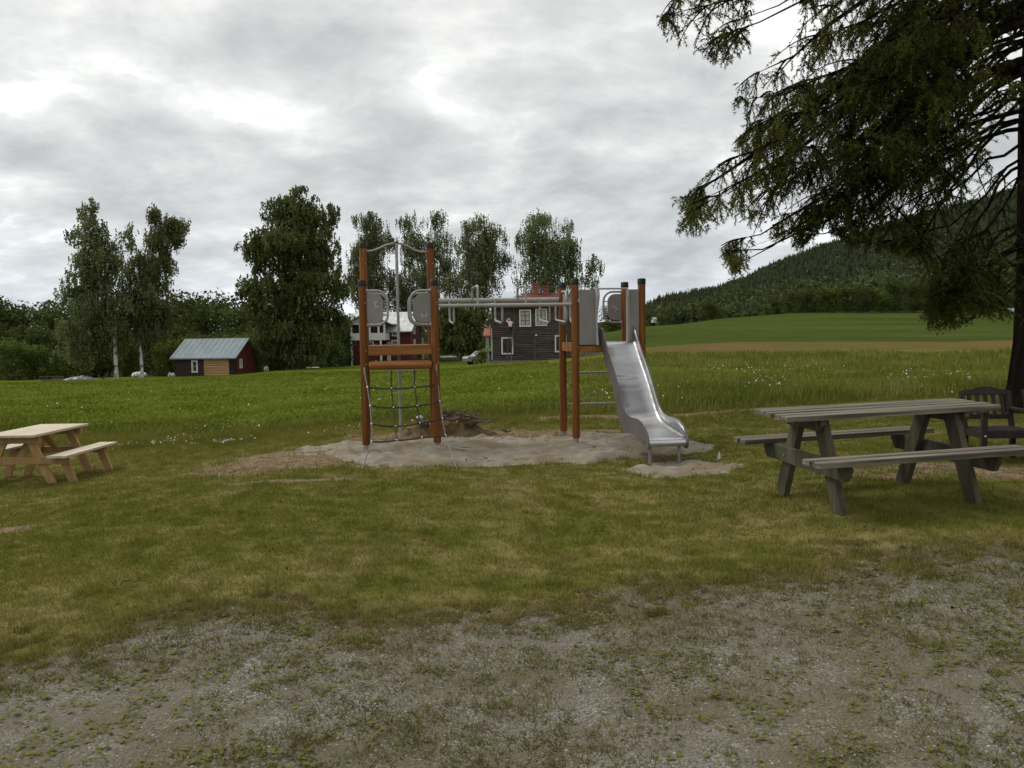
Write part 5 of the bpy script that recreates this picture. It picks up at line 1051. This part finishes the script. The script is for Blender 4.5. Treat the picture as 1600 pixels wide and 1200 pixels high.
def larch():
    shoots = []; twv = MB(); lim = MB(); r2 = random.Random(42)
    tips = []
    # limbs aimed across the visible side
    vis = [(1040, 315, 11.2), (1075, 330, 10.6), (1130, 395, 10.8), (1110, 300, 11.5), (1150, 240, 10.4), (1155, 150, 11), (1180, 110, 11.6), (1150, 200, 12.2), (1035, 20, 11), (1070, -10, 11.5), (1120, 60, 10.8), (1150, 30, 11.8), (1230, 180, 10.4), (1270, 60, 10.8), (1290, 10, 11), (1230, 330, 11), (1240, 260, 12), (1250, 370, 11.6), (1300, 300, 10.6), (1330, 350, 11.5), (1340, 240, 10.2), (1360, 120, 10.4), (1400, 60, 10.2), (1300, 120, 12.4), (1350, 180, 12.6), (1290, 240, 13), (1380, 300, 12.8), (1400, 380, 11.8), (1420, 210, 10.6), (1450, 120, 10.2), (1480, 30, 10), (1440, 60, 11.8), (1460, 260, 11.2), (1455, 430, 12), (1480, 495, 12.4), (1530, 470, 11.8), (1560, 430, 12.5), (1470, 460, 11.2), (1445, 480, 11.8), (1510, 500, 12.2), (1500, 430, 11.4), (1420, 395, 11), (1150, 415, 11), (1125, 380, 11.4), (1500, 380, 11), (1390, 160, 11.4), (1340, 40, 12), (1400, 250, 11.6), (1430, 340, 12.2), (1350, 270, 11.8), (1250, 130, 12.2), (1330, 150, 11.2), (1200, 290, 11.8), (1190, 200, 11.4), (1380, 10, 12.6), (1230, 230, 10.8), (1290, 190, 11.4), (1350, 80, 10.8), (1320, 310, 12.4), (1420, 160, 12.8), (1470, 190, 12.2)]
    for i, (x, y, D_) in enumerate(vis): tips.append((at(x, y, D_), 1 if i % 3 == 0 and y < 330 else 2))
    for i in range(95):
        z = r2.uniform(4.6, 19); a = r2.uniform(0, 6.283); R_ = (1-(z-3)/19)*6.6*r2.uniform(.8, 1.05); tips.append((TB+Vector((math.cos(a)*R_, math.sin(a)*R_, z)), 0))
    for (tip, vis_) in tips:
        hd = Vector((tip.x-TB.x, tip.y-TB.y, 0)); Lh = hd.length; z0 = (tip.z-TB.z)+Lh*(r2.uniform(.38, .75) if vis_ else .1); z0 = max(z0, 2.2); st = Vector((TB.x, TB.y, TB.z+z0)); side = Vector((-hd.y, hd.x, 0)).normalized()
        pts = []; n_ = 9; wob = r2.uniform(-.5, .5)
        for k in range(n_+1):
            t = k/n_; p = st.lerp(tip, t); p.z += (.35*math.sin(math.pi*t*2)*Lh*.12 if vis_ else .07*Lh*math.sin(math.pi*t)); p += side*wob*math.sin(math.pi*t)+Vector((r2.uniform(-.06, .06), r2.uniform(-.06, .06), r2.uniform(-.06, .06))); pts.append(p)
        PX, PY = to_px(np.array([tuple(v) for v in pts])); inf_ = (PX > -50)*(PX < 1600)*(PY > -20)*(PY < 1200); bad = inf_*(psd(PA, PX, PY) < 2)*(psd(PB, PX, PY) < 2)
        if not vis_ and bad.any(): continue
        if vis_ and bad[-1]: pts[-1] = pts[-2].lerp(pts[-1], .5)
        r0 = (.03+.010*Lh if vis_ == 1 else .016+.004*Lh) if vis_ else .04+.006*Lh
        lim.tube([p-TB for p in pts], [r0*(1-k/n_)**.9+.004 for k in range(n_+1)], 7)
        # sub branches
        m_ = int(Lh*(5.1 if vis_ else 2.3))
        for j in range(m_):
            t = min(.999, r2.uniform(.2, 1.06)**.7); q = t*n_; a_ = pts[min(int(q), n_-1)].lerp(pts[min(int(q)+1, n_)], q-int(q)); sg = r2.choice((-1, 1)); l = r2.uniform(.5, 1.35)*(1.15-.6*t)
            d = (hd.normalized()*r2.uniform(.2, 1.0)+side*sg*r2.uniform(.3, 1.0)+Vector((0, 0, r2.uniform(-.7, .25)))).normalized(); sb = [a_]; nk = 6
            for k in range(nk): d = (d+Vector((r2.uniform(-.15, .15), r2.uniform(-.15, .15), -.16))).normalized(); sb.append(sb[-1]+d*l/nk)
            X_, Y_ = to_px(np.array([tuple(v) for v in sb])); c0 = int(sum((X_ > -50)*(X_ < 1600)*(Y_ > -20)))
            if c0:
                ins = (psd(PA, X_, Y_) > -4) | (psd(PB, X_, Y_) > -4)
                if not ins.all():
                    fst = int(np.argmax(~ins)); 
                    if fst < 2: continue
                    sb = sb[:fst]; nk = fst-1
                pr_ = 1.
                for (hx0, hx1, hy0, hy1), f_ in HOLES:
                    if hx0 < X_[len(sb)//2] < hx1 and hy0 < Y_[len(sb)//2] < hy1: pr_ = f_
                if r2.random() > pr_:
                    if r2.random() < .3: twv.tube([p-TB for p in sb], [.011*(1-k/len(sb))+.003 for k in range(len(sb))], 4, False)
                    continue
            elif vis_ == 0 and r2.random() < .25: continue
            twv.tube([p-TB for p in sb], [.012*(1-k/len(sb))+.003 for k in range(len(sb))], 4, False)
            # hanging twigs with shoots
            nt_ = 7 if vis_ else 4
            for w_ in range(nt_):
                kq = r2.uniform(.1, .99)*(len(sb)-1); b_ = sb[int(kq)].lerp(sb[int(kq)+1], kq-int(kq)); dd = (d*.5+Vector((r2.uniform(-1, 1), r2.uniform(-1, 1), r2.uniform(-1.1, .45)))).normalized(); tl = r2.uniform(.12, .38)
                k_ = max(3, int(tl/.038)) if vis_ else 4; e_ = b_.copy(); pv = [b_]
                for s_ in range(k_):
                    dd = (dd+Vector((r2.uniform(-.18, .18), r2.uniform(-.18, .18), -.07))).normalized(); e_ = e_+dd*(tl/k_); shoots.append((e_.x-TB.x, e_.y-TB.y, e_.z-TB.z, dd.x, dd.y, dd.z, 1. if vis_ else 2.2)); pv.append(e_)
                ex_, ey_ = to_px(np.array([tuple(pv[-1])])); okk = (psd(PA, ex_, ey_)[0] > 0) or (psd(PB, ex_, ey_)[0] > 0)
                if vis_ and okk: twv.tube([p-TB for p in (pv[0], pv[-1])], [.004, .002], 3, False)
    lim.build('limbs', M_bark, LT, True); twv.build('twigs', M_twig, LT)['kind'] = 'stuff'
    S = np.array(shoots); x_, y_ = to_px(S[:, :3]+np.array(TB)); infr = (x_ > -50)*(x_ < 1605)*(y_ > -5)*(y_ < 1200)
    ok = ~infr | (psd(PA, x_, y_) > -2+rng.normal(0, 4, len(S))) | (psd(PB, x_, y_) > -2+rng.normal(0, 4, len(S))); S = S[ok]
    nd = 6; P = np.repeat(S[:, :3], nd, 0); dd = np.repeat(S[:, 3:6], nd, 0); sc_ = np.repeat(S[:, 6], nd); n_ = len(P)
    rv = rng.normal(size=(n_, 3)); rv /= np.linalg.norm(rv, axis=1)[:, None]; dr_ = rv+dd*.7; dr_ /= np.linalg.norm(dr_, axis=1)[:, None]; wv = np.cross(dr_, rng.normal(size=(n_, 3))); wv /= np.linalg.norm(wv, axis=1)[:, None]
    P = P+dd*rng.uniform(-.02, .02, n_)[:, None]; ln = rng.uniform(.035, .065, n_)*sc_; V = np.stack([P-wv*(.0062*sc_)[:, None], P+wv*(.0062*sc_)[:, None], P+dr_*ln[:, None]], 1).reshape(-1, 3)
    tn = np.clip(.45+(fbm(P*1.3, 3)-.5)*1.6+rng.normal(0, .15, n_), 0, 1)
    o = np_mesh('needles', V, np.arange(3*n_).reshape(-1, 3), M_needle, LT, attrs={'tint': np.repeat(tn, 3)}); o['kind'] = 'stuff'
    print('larch needles', n_)
larch()
for o in COL.objects:
    if o.parent is None and not any(k in o for k in ('label', 'kind')) and o.type not in ('CAMERA', 'LIGHT'): print('UNTAGGED', o.name)
print('tris', sum(sum(len(p.vertices)-2 for p in m.polygons) if len(m.polygons) < 5000 else len(m.polygons)*(len(m.polygons[0].vertices)-2) for m in bpy.data.meshes))
